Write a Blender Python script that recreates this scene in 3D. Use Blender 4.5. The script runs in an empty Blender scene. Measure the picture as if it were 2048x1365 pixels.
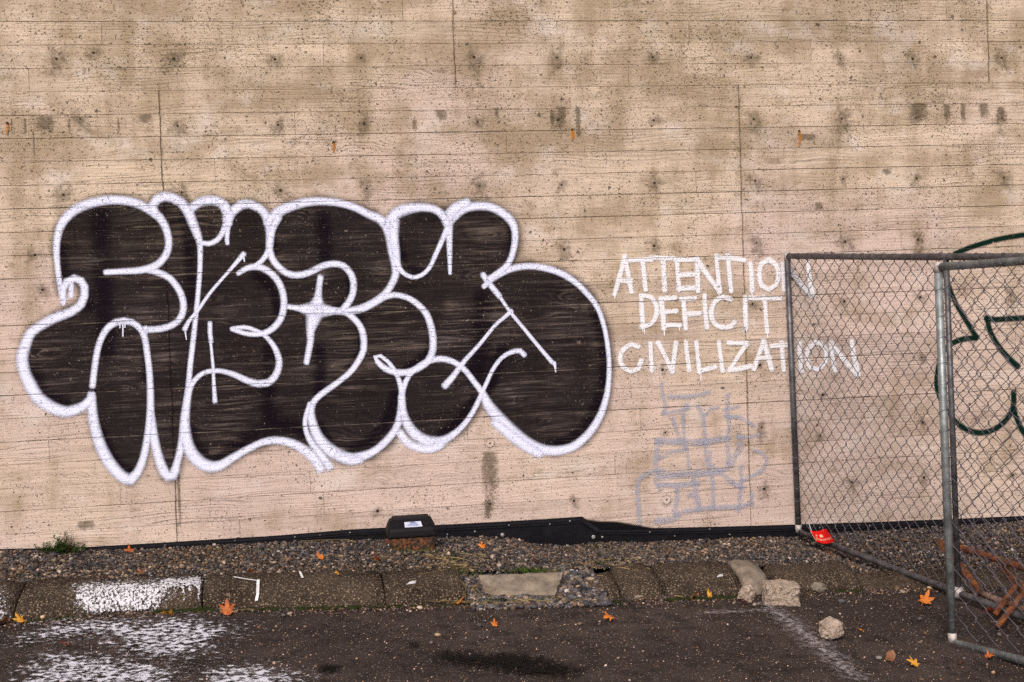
import bpy, bmesh, math, random
import numpy as np
from mathutils import Vector, Matrix, noise as mnoise

random.seed(7)
RNG = np.random.default_rng(11)
S = bpy.context.scene
COL = S.collection

# ------------------------------------------------------------------ camera
FPX = 2600.0                        # focal length in pixels of a 2048 px wide picture
YAW, PITCH, ROLL, SHIFT = math.radians(9.635), math.radians(-1.602), math.radians(-1.944), -62.74
CAM = np.array([0.0, -8.6, 1.72])

def cam_axes():
    cy, sy = math.cos(YAW), math.sin(YAW)
    fwd = np.array([sy, cy, 0]); right = np.array([cy, -sy, 0]); up = np.array([0, 0, 1.0])
    cp, sp = math.cos(PITCH), math.sin(PITCH)
    f2 = fwd * cp + up * sp; u2 = up * cp - fwd * sp
    cr, sr = math.cos(ROLL), math.sin(ROLL)
    return right * cr + u2 * sr, u2 * cr - right * sr, f2
AX_R, AX_U, AX_F = cam_axes()

cd = bpy.data.cameras.new('camera')
cd.sensor_width = 36; cd.lens = FPX / 2048 * 36; cd.shift_y = SHIFT / 2048
cd.clip_start = .05; cd.clip_end = 600
cam = bpy.data.objects.new('camera', cd); COL.objects.link(cam)
M = Matrix(((AX_R[0], AX_U[0], -AX_F[0], CAM[0]), (AX_R[1], AX_U[1], -AX_F[1], CAM[1]),
            (AX_R[2], AX_U[2], -AX_F[2], CAM[2]), (0, 0, 0, 1)))
cam.matrix_world = M
S.camera = cam

# ------------------------------------------------------------------ light: bright overcast day
SUN_EL, SUN_AZ = math.radians(40), math.radians(202)      # azimuth: light comes from behind the camera, a bit left
w = bpy.data.worlds.new('World'); S.world = w; w.use_nodes = True
nt = w.node_tree; nt.nodes.clear()
sky = nt.nodes.new('ShaderNodeTexSky'); sky.sky_type = 'NISHITA'; sky.sun_disc = False
sky.sun_elevation = SUN_EL; sky.sun_rotation = SUN_AZ; sky.dust_density = 4.0; sky.air_density = 1.0
hsv = nt.nodes.new('ShaderNodeHueSaturation'); hsv.inputs['Saturation'].default_value = .22
bg = nt.nodes.new('ShaderNodeBackground'); bg.inputs['Strength'].default_value = .10
wo = nt.nodes.new('ShaderNodeOutputWorld')
nt.links.new(sky.outputs[0], hsv.inputs['Color']); nt.links.new(hsv.outputs[0], bg.inputs[0]); nt.links.new(bg.outputs[0], wo.inputs[0])
sd = bpy.data.lights.new('sun', 'SUN'); sd.energy = 1.5; sd.angle = math.radians(14); sd.color = (1, .93, .84)
so = bpy.data.objects.new('sun', sd); COL.objects.link(so)
dirv = Vector((math.sin(SUN_AZ) * math.cos(SUN_EL), math.cos(SUN_AZ) * math.cos(SUN_EL), math.sin(SUN_EL)))
so.rotation_euler = dirv.to_track_quat('Z', 'Y').to_euler()
S.view_settings.view_transform = 'Standard'; S.view_settings.look = 'None'
S.view_settings.exposure = 0.45; S.view_settings.gamma = 1.0; S.view_settings.use_curve_mapping = False
S.render.engine = 'CYCLES'
S.cycles.use_denoising = False
S.cycles.transparent_max_bounces = 24
S.cycles.max_bounces = 4; S.cycles.diffuse_bounces = 2

# ------------------------------------------------------------------ geometry helpers
GA, GB = -.045, .035                # the ground falls to the right and away from the wall
def gz(x, y): return GA * x + GB * y

def ray(q):
    return AX_F + AX_R * (q[0] - 1024) / FPX - AX_U * (q[1] - 682.5 - SHIFT) / FPX
def on_wall(q, y=0.0):              # point of the picture carried onto the plane of the wall
    r = ray(q); return CAM + r * ((y - CAM[1]) / r[1])
def on_ground(q, dz=0.0):           # point of the picture carried onto the ground (or dz above it)
    r = ray(q)
    t = (dz + GA * CAM[0] + GB * CAM[1] - CAM[2]) / (r[2] - GA * r[0] - GB * r[1])
    return CAM + r * t

def mesh_of(name, V, F, mat=None, parent=None, smooth=False, attrs=None, cols=None):
    me = bpy.data.meshes.new(name)
    V = np.asarray(V, dtype=np.float32)
    if isinstance(F, np.ndarray):
        n, k = F.shape
        me.vertices.add(len(V)); me.vertices.foreach_set('co', V.ravel())
        me.loops.add(n * k); me.loops.foreach_set('vertex_index', F.astype(np.int32).ravel())
        me.polygons.add(n); me.polygons.foreach_set('loop_start', np.arange(0, n * k, k, dtype=np.int32))
        me.update(calc_edges=True)
    else:
        me.from_pydata([tuple(map(float, v)) for v in V], [], [tuple(f) for f in F])
    if smooth: me.polygons.foreach_set('use_smooth', np.ones(len(me.polygons), dtype=bool))
    if attrs:
        for k, v in attrs.items():
            a = me.attributes.new(k, 'FLOAT', 'POINT'); a.data.foreach_set('value', np.asarray(v, dtype=np.float32))
    if cols is not None:
        a = me.attributes.new('col', 'FLOAT_COLOR', 'POINT')
        c = np.ones((len(V), 4), dtype=np.float32); c[:, :3] = cols
        a.data.foreach_set('color', c.ravel())
    if mat: me.materials.append(mat)
    me.update()
    o = bpy.data.objects.new(name, me); COL.objects.link(o)
    if parent: o.parent = parent
    return o

def bm_obj(name, bm, mat=None, parent=None, smooth=False):
    bmesh.ops.recalc_face_normals(bm, faces=bm.faces)
    me = bpy.data.meshes.new(name); bm.to_mesh(me); bm.free()
    if smooth: me.polygons.foreach_set('use_smooth', np.ones(len(me.polygons), dtype=bool))
    if mat: me.materials.append(mat)
    o = bpy.data.objects.new(name, me); COL.objects.link(o)
    if parent: o.parent = parent
    return o

def thing(o, label, cat, group=None):
    o['label'] = label; o['category'] = cat
    if group: o['group'] = group
    return o
def empty(name, loc, label=None, cat=None, group=None):
    o = bpy.data.objects.new(name, None); COL.objects.link(o); o.location = loc; o.empty_display_size = .1
    if label: thing(o, label, cat, group)
    bpy.context.view_layer.update()
    return o
def attach(child, root):            # keep world-space coordinates under a root that stands elsewhere
    child.parent = root; child.matrix_parent_inverse = root.matrix_basis.inverted(); return child

def tube_data(pts, rad, sides=8, closed=False, cap=True):
    P = [Vector(p) for p in pts]; n = len(P)
    rad = rad if hasattr(rad, '__len__') else [rad] * n
    V, F = [], []; prev = None
    for i, p in enumerate(P):
        a = P[(i - 1) % n] if (closed or i > 0) else p
        b = P[(i + 1) % n] if (closed or i < n - 1) else p
        t = (b - a).normalized()
        if prev is None:
            u = t.orthogonal().normalized()
        else:
            u = (prev - t * prev.dot(t))
            u = u.normalized() if u.length > 1e-6 else t.orthogonal().normalized()
        prev = u; v = t.cross(u)
        for k in range(sides):
            an = 2 * math.pi * k / sides
            V.append(p + (u * math.cos(an) + v * math.sin(an)) * rad[i])
    rng = n if closed else n - 1
    for i in range(rng):
        j = (i + 1) % n
        for k in range(sides):
            k2 = (k + 1) % sides
            F.append((i * sides + k, i * sides + k2, j * sides + k2, j * sides + k))
    if cap and not closed:
        F.append(tuple(reversed(range(sides)))); F.append(tuple(range((n - 1) * sides, n * sides)))
    return V, F
def tube(name, pts, rad, mat, parent=None, sides=8, closed=False, smooth=True):
    V, F = tube_data(pts, rad, sides, closed)
    return mesh_of(name, [tuple(v) for v in V], F, mat, parent, smooth)

def spline(pts, step):
    P = np.array(pts, float)
    if len(P) == 2:
        n = max(2, int(np.linalg.norm(P[1] - P[0]) / step)); return np.linspace(P[0], P[1], n + 1)
    out = []
    E = np.vstack([2 * P[0] - P[1], P, 2 * P[-1] - P[-2]])
    for i in range(1, len(E) - 2):
        p0, p1, p2, p3 = E[i - 1], E[i], E[i + 1], E[i + 2]
        n = max(1, int(np.linalg.norm(p2 - p1) / step))
        for k in range(n):
            t = k / n
            out.append(.5 * (2 * p1 + (p2 - p0) * t + (2 * p0 - 5 * p1 + 4 * p2 - p3) * t * t + (3 * p1 - p0 - 3 * p2 + p3) * t ** 3))
    out.append(P[-1])
    return np.array(out)

# ------------------------------------------------------------------ node helpers
class NB:
    def __init__(s, tree): s.t = tree
    def n(s, typ, **kw):
        x = s.t.nodes.new(typ)
        for k, v in kw.items(): setattr(x, k, v)
        return x
    def set(s, sock, v):
        if isinstance(v, bpy.types.NodeSocket): s.t.links.new(v, sock)
        elif v is not None: sock.default_value = v[:3] if (sock.type == 'VECTOR' and hasattr(v, '__len__')) else (c4(v) if (sock.type == 'RGBA' and len(v) == 3) else v)
    def math(s, op, a, b=None, c=None, clamp=False):
        x = s.n('ShaderNodeMath', operation=op, use_clamp=clamp)
        for i, v in enumerate((a, b, c)): s.set(x.inputs[i], v) if v is not None else None
        return x.outputs[0]
    def ramp(s, v, lo, hi, a=0.0, b=1.0, smooth=True):
        x = s.n('ShaderNodeMapRange', interpolation_type='SMOOTHSTEP' if smooth else 'LINEAR')
        for i, q in enumerate((v, lo, hi, a, b)): s.set(x.inputs[i], q)
        return x.outputs[0]
    def noise(s, vec, scale, detail=2, rough=.5, dim='3D', dist=0.0):
        x = s.n('ShaderNodeTexNoise', noise_dimensions=dim)
        s.set(x.inputs['Vector'], vec); x.inputs['Scale'].default_value = scale
        x.inputs['Detail'].default_value = detail; x.inputs['Roughness'].default_value = rough; x.inputs['Distortion'].default_value = dist
        return x.outputs['Fac']
    def voro(s, vec, scale, feature='F1', rnd=1.0):
        x = s.n('ShaderNodeTexVoronoi', feature=feature)
        s.set(x.inputs['Vector'], vec); x.inputs['Scale'].default_value = scale; x.inputs['Randomness'].default_value = rnd
        return x.outputs
    def mix(s, f, a, b, mode='MIX'):
        x = s.n('ShaderNodeMix', data_type='RGBA', blend_type=mode)
        s.set(x.inputs[0], f); s.set(x.inputs[6], a); s.set(x.inputs[7], b)
        return x.outputs[2]
    def xyz(s, x, y, z):
        c = s.n('ShaderNodeCombineXYZ')
        for i, v in enumerate((x, y, z)): s.set(c.inputs[i], v)
        return c.outputs[0]
    def sep(s, v):
        c = s.n('ShaderNodeSeparateXYZ'); s.set(c.inputs[0], v); return c.outputs
    def pos(s): return s.n('ShaderNodeNewGeometry').outputs['Position']
    def bump(s, h, dist, strength=1.0, normal=None):
        x = s.n('ShaderNodeBump'); x.inputs['Distance'].default_value = dist; x.inputs['Strength'].default_value = strength
        s.set(x.inputs['Height'], h)
        if normal is not None: s.set(x.inputs['Normal'], normal)
        return x.outputs[0]

def c4(c): return (c[0], c[1], c[2], 1.0)
def material(name):
    m = bpy.data.materials.new(name); m.use_nodes = True
    b = NB(m.node_tree); bs = m.node_tree.nodes['Principled BSDF']
    return m, b, bs
def simple(name, col, rough=.6, metal=0.0, var=.25, scale=40, bump=0.0, spec=.15):
    m, b, bs = material(name)
    p = b.pos(); n = b.noise(p, scale, 4, .6)
    f = b.ramp(n, .3, .7, 1 - var, 1 + var, False)
    mx = b.n('ShaderNodeVectorMath', operation='SCALE'); b.set(mx.inputs[0], col); b.set(mx.inputs['Scale'], f)
    b.set(bs.inputs['Base Color'], mx.outputs[0]); bs.inputs['Roughness'].default_value = rough; bs.inputs['Metallic'].default_value = metal; bs.inputs['Specular IOR Level'].default_value = spec
    if bump: b.set(bs.inputs['Normal'], b.bump(n, bump))
    return m

# ------------------------------------------------------------------ board-marked concrete (one node group shared by concrete and paint)
ROW0, PITCH_B = 3.402, .1466
def make_concrete_group():
    g = bpy.data.node_groups.new('board_marked_concrete', 'ShaderNodeTree')
    for nm, ty in (('Color', 'NodeSocketColor'), ('Normal', 'NodeSocketVector'), ('Pit', 'NodeSocketFloat'), ('Joint', 'NodeSocketFloat'), ('Grain', 'NodeSocketFloat'), ('Rough', 'NodeSocketFloat')):
        g.interface.new_socket(nm, in_out='OUTPUT', socket_type=ty)
    b = NB(g); out = b.n('NodeGroupOutput')
    p = b.pos(); X, Y, Z = b.sep(p)
    rz = b.math('DIVIDE', b.math('SUBTRACT', Z, ROW0), PITCH_B)
    row = b.math('FLOOR', rz); fr = b.math('SUBTRACT', rz, row)
    off = b.math('MULTIPLY', row, 17.37)
    # wood grain pressed into the concrete: flowing lines with knots
    xs = b.math('ADD', X, off)
    kv = b.xyz(b.math('MULTIPLY', xs, 1.9), 0.0, b.math('MULTIPLY', Z, 7.0))
    k = b.voro(kv, 1.0, 'F1')
    kd = b.ramp(k['Distance'], 0.0, .42, 1.0, 0.0)
    flow = b.noise(b.xyz(b.math('MULTIPLY', xs, 1.3), off, b.math('MULTIPLY', Z, 5.0)), 1.0, 2, .5)
    zz = b.math('ADD', Z, b.math('ADD', b.math('MULTIPLY', flow, .12), b.math('MULTIPLY', kd, .075)))
    g1 = b.noise(b.xyz(b.math('MULTIPLY', xs, 1.1), off, b.math('MULTIPLY', zz, 52.0)), 1.0, 3, .62)
    g2 = b.noise(b.xyz(b.math('MULTIPLY', xs, 4.0), off, b.math('MULTIPLY', Z, 125.0)), 1.0, 2, .6)
    gsel = b.ramp(b.noise(b.xyz(b.math('MULTIPLY', xs, .9), off, b.math('MULTIPLY', Z, 3.0)), 1.0, 2), .38, .62)
    brk = b.noise(b.xyz(b.math('MULTIPLY', xs, 2.2), off, b.math('MULTIPLY', Z, 34.0)), 1.0, 3, .6)
    ph = b.math('ADD', b.math('MULTIPLY', zz, 2 * math.pi * 46), b.math('MULTIPLY', g1, 9.0))
    groove = b.math('MULTIPLY', b.ramp(b.math('SINE', ph), .10, 1.0), b.ramp(brk, .36, .62))
    grain = b.math('ADD', b.math('MULTIPLY', b.math('SUBTRACT', g1, .5), .55), b.math('MULTIPLY', b.math('SUBTRACT', g2, .5), .55))
    grain = b.math('SUBTRACT', grain, b.math('MULTIPLY', groove, b.math('MULTIPLY_ADD', gsel, .34, .05)))
    # bug holes: small dark cavities, ragged, in drifts
    wob = b.n('ShaderNodeTexNoise'); b.set(wob.inputs['Vector'], p); wob.inputs['Scale'].default_value = 45; wob.inputs['Detail'].default_value = 2
    va = b.n('ShaderNodeVectorMath', operation='MULTIPLY_ADD'); b.set(va.inputs[0], wob.outputs['Color']); va.inputs[1].default_value = (.045, .0, .034); b.set(va.inputs[2], p)
    P3 = va.outputs[0]
    Px, Py, Pz = b.sep(P3); flat = b.xyz(Px, 0.0, Pz)
    dens = b.noise(b.xyz(b.math('MULTIPLY', X, 1.6), 3.0, b.math('MULTIPLY', Z, 2.6)), 1.0, 3, .6)
    densz = b.ramp(Z, .6, 3.0, -.06, .10, False)
    dens = b.math('ADD', dens, densz)
    def pits(scale, keep, r0, r1):
        v = b.voro(flat, scale, 'F1')
        cr = b.n('ShaderNodeSeparateColor'); b.set(cr.inputs[0], v['Color'])
        keepf = b.math('LESS_THAN', cr.outputs[0], b.ramp(dens, .3, .72, keep * .15, keep, False))
        rad = b.math('MULTIPLY_ADD', b.math('POWER', cr.outputs[1], 2.2), r1 - r0, r0)
        e = b.ramp(b.math('DIVIDE', v['Distance'], rad), .65, 1.05, 1.0, 0.0)
        return b.math('MULTIPLY', e, keepf)
    def specks(sx_, sz_, th, seed):
        nn_ = b.noise(b.xyz(b.math('MULTIPLY', Px, sx_), seed, b.math('MULTIPLY', Pz, sz_)), 1.0, 2, .55)
        return b.ramp(nn_, b.math('SUBTRACT', th, b.math('MULTIPLY', dens, .16)), b.math('SUBTRACT', th + .045, b.math('MULTIPLY', dens, .16)))
    pit = b.math('MAXIMUM', b.math('MAXIMUM', specks(58, 74, .725, 4.0), specks(105, 130, .725, 9.0)), pits(13, .55, .05, .15))
    # joint lines between boards
    ed = b.math('MULTIPLY', b.math('MINIMUM', fr, b.math('SUBTRACT', 1.0, fr)), PITCH_B)
    jn = b.noise(b.xyz(b.math('MULTIPLY', X, 6.0), off, 0.0), 1.0, 3, .6)
    rs = b.n('ShaderNodeTexWhiteNoise', noise_dimensions='1D'); b.set(rs.inputs['W'], b.math('ROUND', rz)); rowk = b.ramp(rs.outputs[0], .15, .85, .25, 1.0)
    jw = b.math('MULTIPLY', b.ramp(jn, .3, .7, .0010, .0070, False), b.math('ADD', .35, b.math('MULTIPLY', rowk, .65)))
    joint = b.math('MULTIPLY', b.ramp(b.math('DIVIDE', ed, jw), .4, 1.0, 1.0, 0.0), b.math('MULTIPLY', b.ramp(jn, .34, .6, .12, 1.0), rowk))
    # colours
    tone = b.noise(b.xyz(b.math('MULTIPLY', X, .55), 7.0, b.math('MULTIPLY', Z, .8)), 1.0, 3, .55)
    big = b.noise(b.xyz(b.math('MULTIPLY', X, 1.5), 1.0, b.math('MULTIPLY', Z, 3.2)), 1.0, 5, .62)
    rowt = b.n('ShaderNodeTexWhiteNoise', noise_dimensions='2D'); b.set(rowt.inputs['Vector'], b.xyz(row, b.math('FLOOR', b.math('MULTIPLY', xs, .45)), 0.0))
    zt = b.math('ADD', b.ramp(Z, 1.0, 3.2, 0.0, .30, False), b.math('SUBTRACT', tone, .15))
    col = b.mix(b.ramp(zt, .30, .70), c4((.580, .430, .372)), c4((.615, .468, .350)))
    fine = b.noise(p, 190, 3, .7)
    val = b.math('ADD', b.math('ADD', 1.0, b.math('MULTIPLY', grain, .88)), b.math('ADD', b.math('MULTIPLY', b.math('SUBTRACT', fine, .5), .35), b.math('MULTIPLY', b.math('SUBTRACT', rowt.outputs[0], .5), .13)))
    sc = b.n('ShaderNodeVectorMath', operation='SCALE'); b.set(sc.inputs[0], col); b.set(sc.inputs['Scale'], val); col = sc.outputs[0]
    # weathering: olive-brown soiling in clouds and faint vertical runs, stronger high on the wall
    runs = b.noise(b.xyz(b.math('MULTIPLY', X, 7.0), 2.0, b.math('MULTIPLY', Z, 1.1)), 1.0, 4, .6)
    up = b.ramp(Z, .5, 3.2, -.02, .075, False)
    soil = b.math('ADD', b.math('ADD', b.math('MULTIPLY', big, .66), b.math('MULTIPLY', runs, .34)), up)
    col = b.mix(b.math('MULTIPLY', b.ramp(soil, .47, .66), .68), col, c4((.275, .188, .106)))
    blot = b.noise(b.xyz(b.math('MULTIPLY', X, 6.0), 5.0, b.math('MULTIPLY', Z, 9.0)), 1.0, 4, .65)
    col = b.mix(b.math('MULTIPLY', b.ramp(blot, .57, .75), .62), col, c4((.215, .142, .085)))
    pale = b.noise(b.xyz(b.math('MULTIPLY', X, 2.7), 9.0, b.math('MULTIPLY', Z, 4.0)), 1.0, 4, .6)
    col = b.mix(b.math('MULTIPLY', b.ramp(pale, .52, .72), .55), col, c4((.70, .585, .53)))
    col = b.mix(b.math('MULTIPLY', joint, .48), col, c4((.13, .09, .06)))
    col = b.mix(b.math('MULTIPLY', pit, .82), col, c4((.065, .046, .034)))  # pit colour holds both dirt and painted-in shade of the cavities
    h = b.math('ADD', b.math('MULTIPLY', grain, .9), b.math('MULTIPLY', fine, .25))
    h = b.math('SUBTRACT', h, b.math('MULTIPLY', pit, 2.0)); h = b.math('SUBTRACT', h, b.math('MULTIPLY', joint, 1.2))
    nrm = b.bump(h, .0045, .9)
    for nm, v in (('Color', col), ('Normal', nrm), ('Pit', pit), ('Joint', joint), ('Grain', grain), ('Rough', b.ramp(fine, .3, .7, .8, .95))):
        b.set(out.inputs[nm], v)
    return g
CG = make_concrete_group()
def cgroup(b):
    x = b.n('ShaderNodeGroup'); x.node_tree = CG; return x.outputs

m_conc, b, bs = material('board_marked_concrete')
g = cgroup(b)
oi = b.n('ShaderNodeObjectInfo')
v = b.ramp(oi.outputs['Random'], 0, 1, .94, 1.05, False)
sc = b.n('ShaderNodeVectorMath', operation='SCALE'); b.set(sc.inputs[0], g['Color']); b.set(sc.inputs['Scale'], v)
b.set(bs.inputs['Base Color'], sc.outputs[0]); b.set(bs.inputs['Normal'], g['Normal']); b.set(bs.inputs['Roughness'], g['Rough'])
bs.inputs['Specular IOR Level'].default_value = .25

def paint(name, col, lo=.15, hi=.6, speck=.35, top=1.0, grain=0.0, dens=False, rough=.55, metal=0.0, scale=330, joint=.6, pitk=.85, colvar=None, grain_noise=0, spec=.2):
    """spray paint or stain lying on the concrete: follows its relief, thins out where attribute 'a' falls"""
    m, b, bs = material(name); g = cgroup(b)
    at = b.n('ShaderNodeAttribute'); at.attribute_name = 'a'
    n = b.noise(b.pos(), scale, 2, .7)
    al = b.ramp(b.math('ADD', at.outputs['Fac'], b.math('MULTIPLY', b.math('SUBTRACT', n, .5), speck)), lo, hi, 0.0, top)
    if grain: al = b.math('MULTIPLY', al, b.math('SUBTRACT', 1.0, b.math('MULTIPLY', b.ramp(g['Grain'], -.10, .17, 0.0, grain), b.ramp(b.noise(b.pos(), grain_noise, 4, .6), .40, .64, .15, 1.0) if grain_noise else 1.0)))
    if dens:
        a2 = b.n('ShaderNodeAttribute'); a2.attribute_name = 'd'
        al = b.math('MULTIPLY', al, b.ramp(a2.outputs['Fac'], 0.0, 1.0, dens, 1.0, False))
    al = b.math('MULTIPLY', al, b.math('SUBTRACT', 1.0, b.math('MULTIPLY', g['Pit'], pitk)))
    al = b.math('MULTIPLY', al, b.math('SUBTRACT', 1.0, b.math('MULTIPLY', g['Joint'], joint)), clamp=True)
    c = c4(col)
    if colvar: c = b.mix(b.ramp(b.noise(b.pos(), 9, 4, .6), .35, .65), c4(col), c4(colvar))
    f = b.math('ADD', 1.0, b.math('MULTIPLY', g['Grain'], .35))
    sc = b.n('ShaderNodeVectorMath', operation='SCALE'); b.set(sc.inputs[0], c); b.set(sc.inputs['Scale'], f)
    b.set(bs.inputs['Base Color'], sc.outputs[0]); bs.inputs['Roughness'].default_value = rough; bs.inputs['Metallic'].default_value = metal
    bs.inputs['Specular IOR Level'].default_value = spec
    b.set(bs.inputs['Normal'], g['Normal']); b.set(bs.inputs['Alpha'], al)
    return m
m_white = paint('white_spray_paint', (.78, .77, .95), .06, .86, .12, pitk=.32, joint=.45)
m_letter = paint('white_slogan_paint', (.84, .79, .82), .08, .70, .12, pitk=.45)
m_black = paint('black_spray_paint', (.0075, .0042, .0075), .02, .80, .25, .985, grain=.42, dens=.86, grain_noise=2.0, spec=.03, rough=.6)
m_green = paint('dark_green_spray_paint', (.001, .017, .011), .04, .70, .25, .97, spec=.05)
m_silver = paint('silver_spray_paint', (.46, .46, .57), .08, .85, .55, .62, grain=.85, rough=.42, metal=.1)
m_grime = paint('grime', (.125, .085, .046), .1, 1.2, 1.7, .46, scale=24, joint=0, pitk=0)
m_run = paint('water_stain', (.160, .112, .068), .1, .95, 1.3, .54, scale=38, joint=0, pitk=0)
m_rust = paint('rust_stain', (.50, .17, .012), .1, .7, .5, .92, scale=120, joint=0, pitk=0)
m_hole = simple('tie_hole_dark', (.030, .022, .017), .9)  # near-black paints in the shade of deep tie holes; wire stubs share it
m_tar = paint('black_tar', (.006, .005, .006), .1, .5, .3, .98, joint=0, pitk=.3, rough=.4, spec=.08)

# ------------------------------------------------------------------ the wall
WX0, WX1, WZ0, WZ1 = -4.6, 8.2, -.75, 5.0
wall_v = [(WX0, .012, WZ0), (WX1, .012, WZ0), (WX1, .40, WZ0), (WX0, .40, WZ0), (WX0, .012, WZ1), (WX1, .012, WZ1), (WX1, .40, WZ1), (WX0, .40, WZ1)]
wall = mesh_of('concrete_wall', wall_v, [(0, 1, 2, 3), (4, 7, 6, 5), (0, 4, 5, 1), (1, 5, 6, 2), (2, 6, 7, 3), (3, 7, 4, 0)], m_conc)
thing(wall, 'tall board-marked concrete wall covered in graffiti behind the gravel strip', 'wall')

# board imprints, row by row; long joints between form panels are shared by many rows
def wx(px, py): return float(on_wall((px, py))[0])
def wz(px, py): return float(on_wall((px, py))[2])
MAJ_LOW = [wx(323, 300), wx(1486, 500)]; MAJ_LOW += [MAJ_LOW[0] - 3.9, MAJ_LOW[1] + 3.95]
MAJ_HIGH = [wx(908, 85), wx(1976, 85)]; MAJ_HIGH += [MAJ_HIGH[0] - 3.7, MAJ_HIGH[1] + 3.65]
SEEN = [(203, 65), (58, 160), (647, 110), (590, 247), (430, 340), (224, 380), (805, 20), (1257, 145), (1378, 65), (1140, 195), (1013, 290), (1392, 360), (840, 430),
        (1755, 105), (1702, 240), (1702, 270), (1568, 315), (1917, 400), (1802, 480), (1893, 20), (705, 500), (925, 600), (1020, 660), (680, 800), (935, 860), (620, 950),
        (1280, 820), (1415, 1030), (98, 895), (240, 970), (240, 795), (480, 1060), (1480, 860), (1260, 560), (1650, 640), (1700, 900), (1230, 940), (60, 700), (150, 500)]
seen = [(wx(*q), wz(*q)) for q in SEEN]
brng = random.Random(5)
r0 = math.floor((WZ0 - ROW0) / PITCH_B); r1 = math.ceil((WZ1 - ROW0) / PITCH_B)
z_split = wz(1000, 172)
for r in range(r0, r1):
    za, zb = max(WZ0, ROW0 + r * PITCH_B), min(WZ1, ROW0 + (r + 1) * PITCH_B)
    zm = (za + zb) / 2
    cuts = [x + brng.uniform(-.004, .004) for x in (MAJ_HIGH if zm > z_split else MAJ_LOW)]
    cuts += [x for x, z in seen if za < z < zb]
    for _ in range(3):
        x = brng.uniform(WX0 + .5, WX1 - .5)
        if all(abs(x - c) > .55 for c in cuts) and (x < -1.9 or x > 5.2 or not any(za < z < zb for _, z in seen)): cuts.append(x)
    cuts = [WX0] + sorted(cuts) + [WX1]
    GAP = brng.choice((.0002, .0002, .0004, .0009))
    majs = MAJ_HIGH if zm > z_split else MAJ_LOW
    for x0, x1 in zip(cuts[:-1], cuts[1:]):
        if x1 - x0 < .03: continue
        yf = -brng.uniform(0, .0022); tl = brng.uniform(-.0012, .0012)
        ga, gb = [.0028 if any(abs(q - m_) < .02 for m_ in majs) else .0009 for q in (x0, x1)]
        a, bb, c, d = x0 + ga, x1 - gb, za + GAP, zb - GAP
        ch = .0010
        V = [(a, .013, c), (bb, .013, c), (bb, .013, d), (a, .013, d),
             (a, yf + .0012, c), (bb, yf + .0012, c), (bb, yf + .0012, d), (a, yf + .0012, d),
             (a + ch, yf - tl, c + ch), (bb - ch, yf - tl, c + ch), (bb - ch, yf + tl, d - ch), (a + ch, yf + tl, d - ch)]
        F = [(8, 9, 10, 11)]
        for k in range(4):
            k2 = (k + 1) % 4
            F += [(k, k2, 4 + k2, 4 + k), (4 + k, 4 + k2, 8 + k2, 8 + k)]
        mesh_of('board_imprint', V, F, m_conc, wall)

# ------------------------------------------------------------------ paint on the wall
LAYER = [0]
def ribbon_data(px, hw, mode='wall', ymin=.0, step=.03, width_scale=1.0):
    """soft-edged stroke along picture points; hw = half width in px (scalar or per point)"""
    pts = np.array([on_wall(q) for q in px])[:, [0, 2]]
    hw = np.full(len(px), hw, float) if not hasattr(hw, '__len__') else np.array(hw, float)
    dep = np.array([np.dot(on_wall(q) - CAM, AX_F) for q in px])
    P = spline(np.c_[pts, hw * dep / FPX * width_scale], step)
    # taper into round ends
    w_ = P[:, 2]; C2 = P[:, :2]
    t = np.gradient(C2, axis=0); t /= np.maximum(np.linalg.norm(t, axis=1), 1e-9)[:, None]
    nn = np.c_[-t[:, 1], t[:, 0]]
    LAYER[0] += 1
    y0 = -.0043 - LAYER[0] * .00003
    us = (-1, -.55, 0, .55, 1); aa = (0, .55, 1, .55, 0)
    V, A, F = [], [], []
    # round caps: extra rows before and after
    rows = [(C2[0] - t[0] * w_[0] * f, nn[0], w_[0] * math.sqrt(max(0, 1 - f * f)), 1 - f) for f in (1.0, .75, .4)]
    rows += [(C2[i], nn[i], w_[i], 1.0) for i in range(len(C2))]
    rows += [(C2[-1] + t[-1] * w_[-1] * f, nn[-1], w_[-1] * math.sqrt(max(0, 1 - f * f)), 1 - f) for f in (.4, .75, 1.0)]
    N = len(rows)
    for i, (c, n_, w2, af) in enumerate(rows):
        for u, a in zip(us, aa):
            q = c + n_ * w2 * u
            V.append((q[0], y0 - .0003 * i / N, q[1])); A.append(min(a, af) if af < 1 else a)
    for i in range(N - 1):
        for k in range(4):
            F.append((i * 5 + k, i * 5 + k + 1, (i + 1) * 5 + k + 1, (i + 1) * 5 + k))
    return V, F, A
def strokes_obj(name, strokes, mat, parent):
    V, F, A = [], [], []
    for px, hw in strokes:
        v, f, a = ribbon_data(px, hw)
        o = len(V); V += v; A += a; F += [tuple(i + o for i in q) for q in f]
    return mesh_of(name, V, F, mat, parent, attrs={'a': A})

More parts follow.
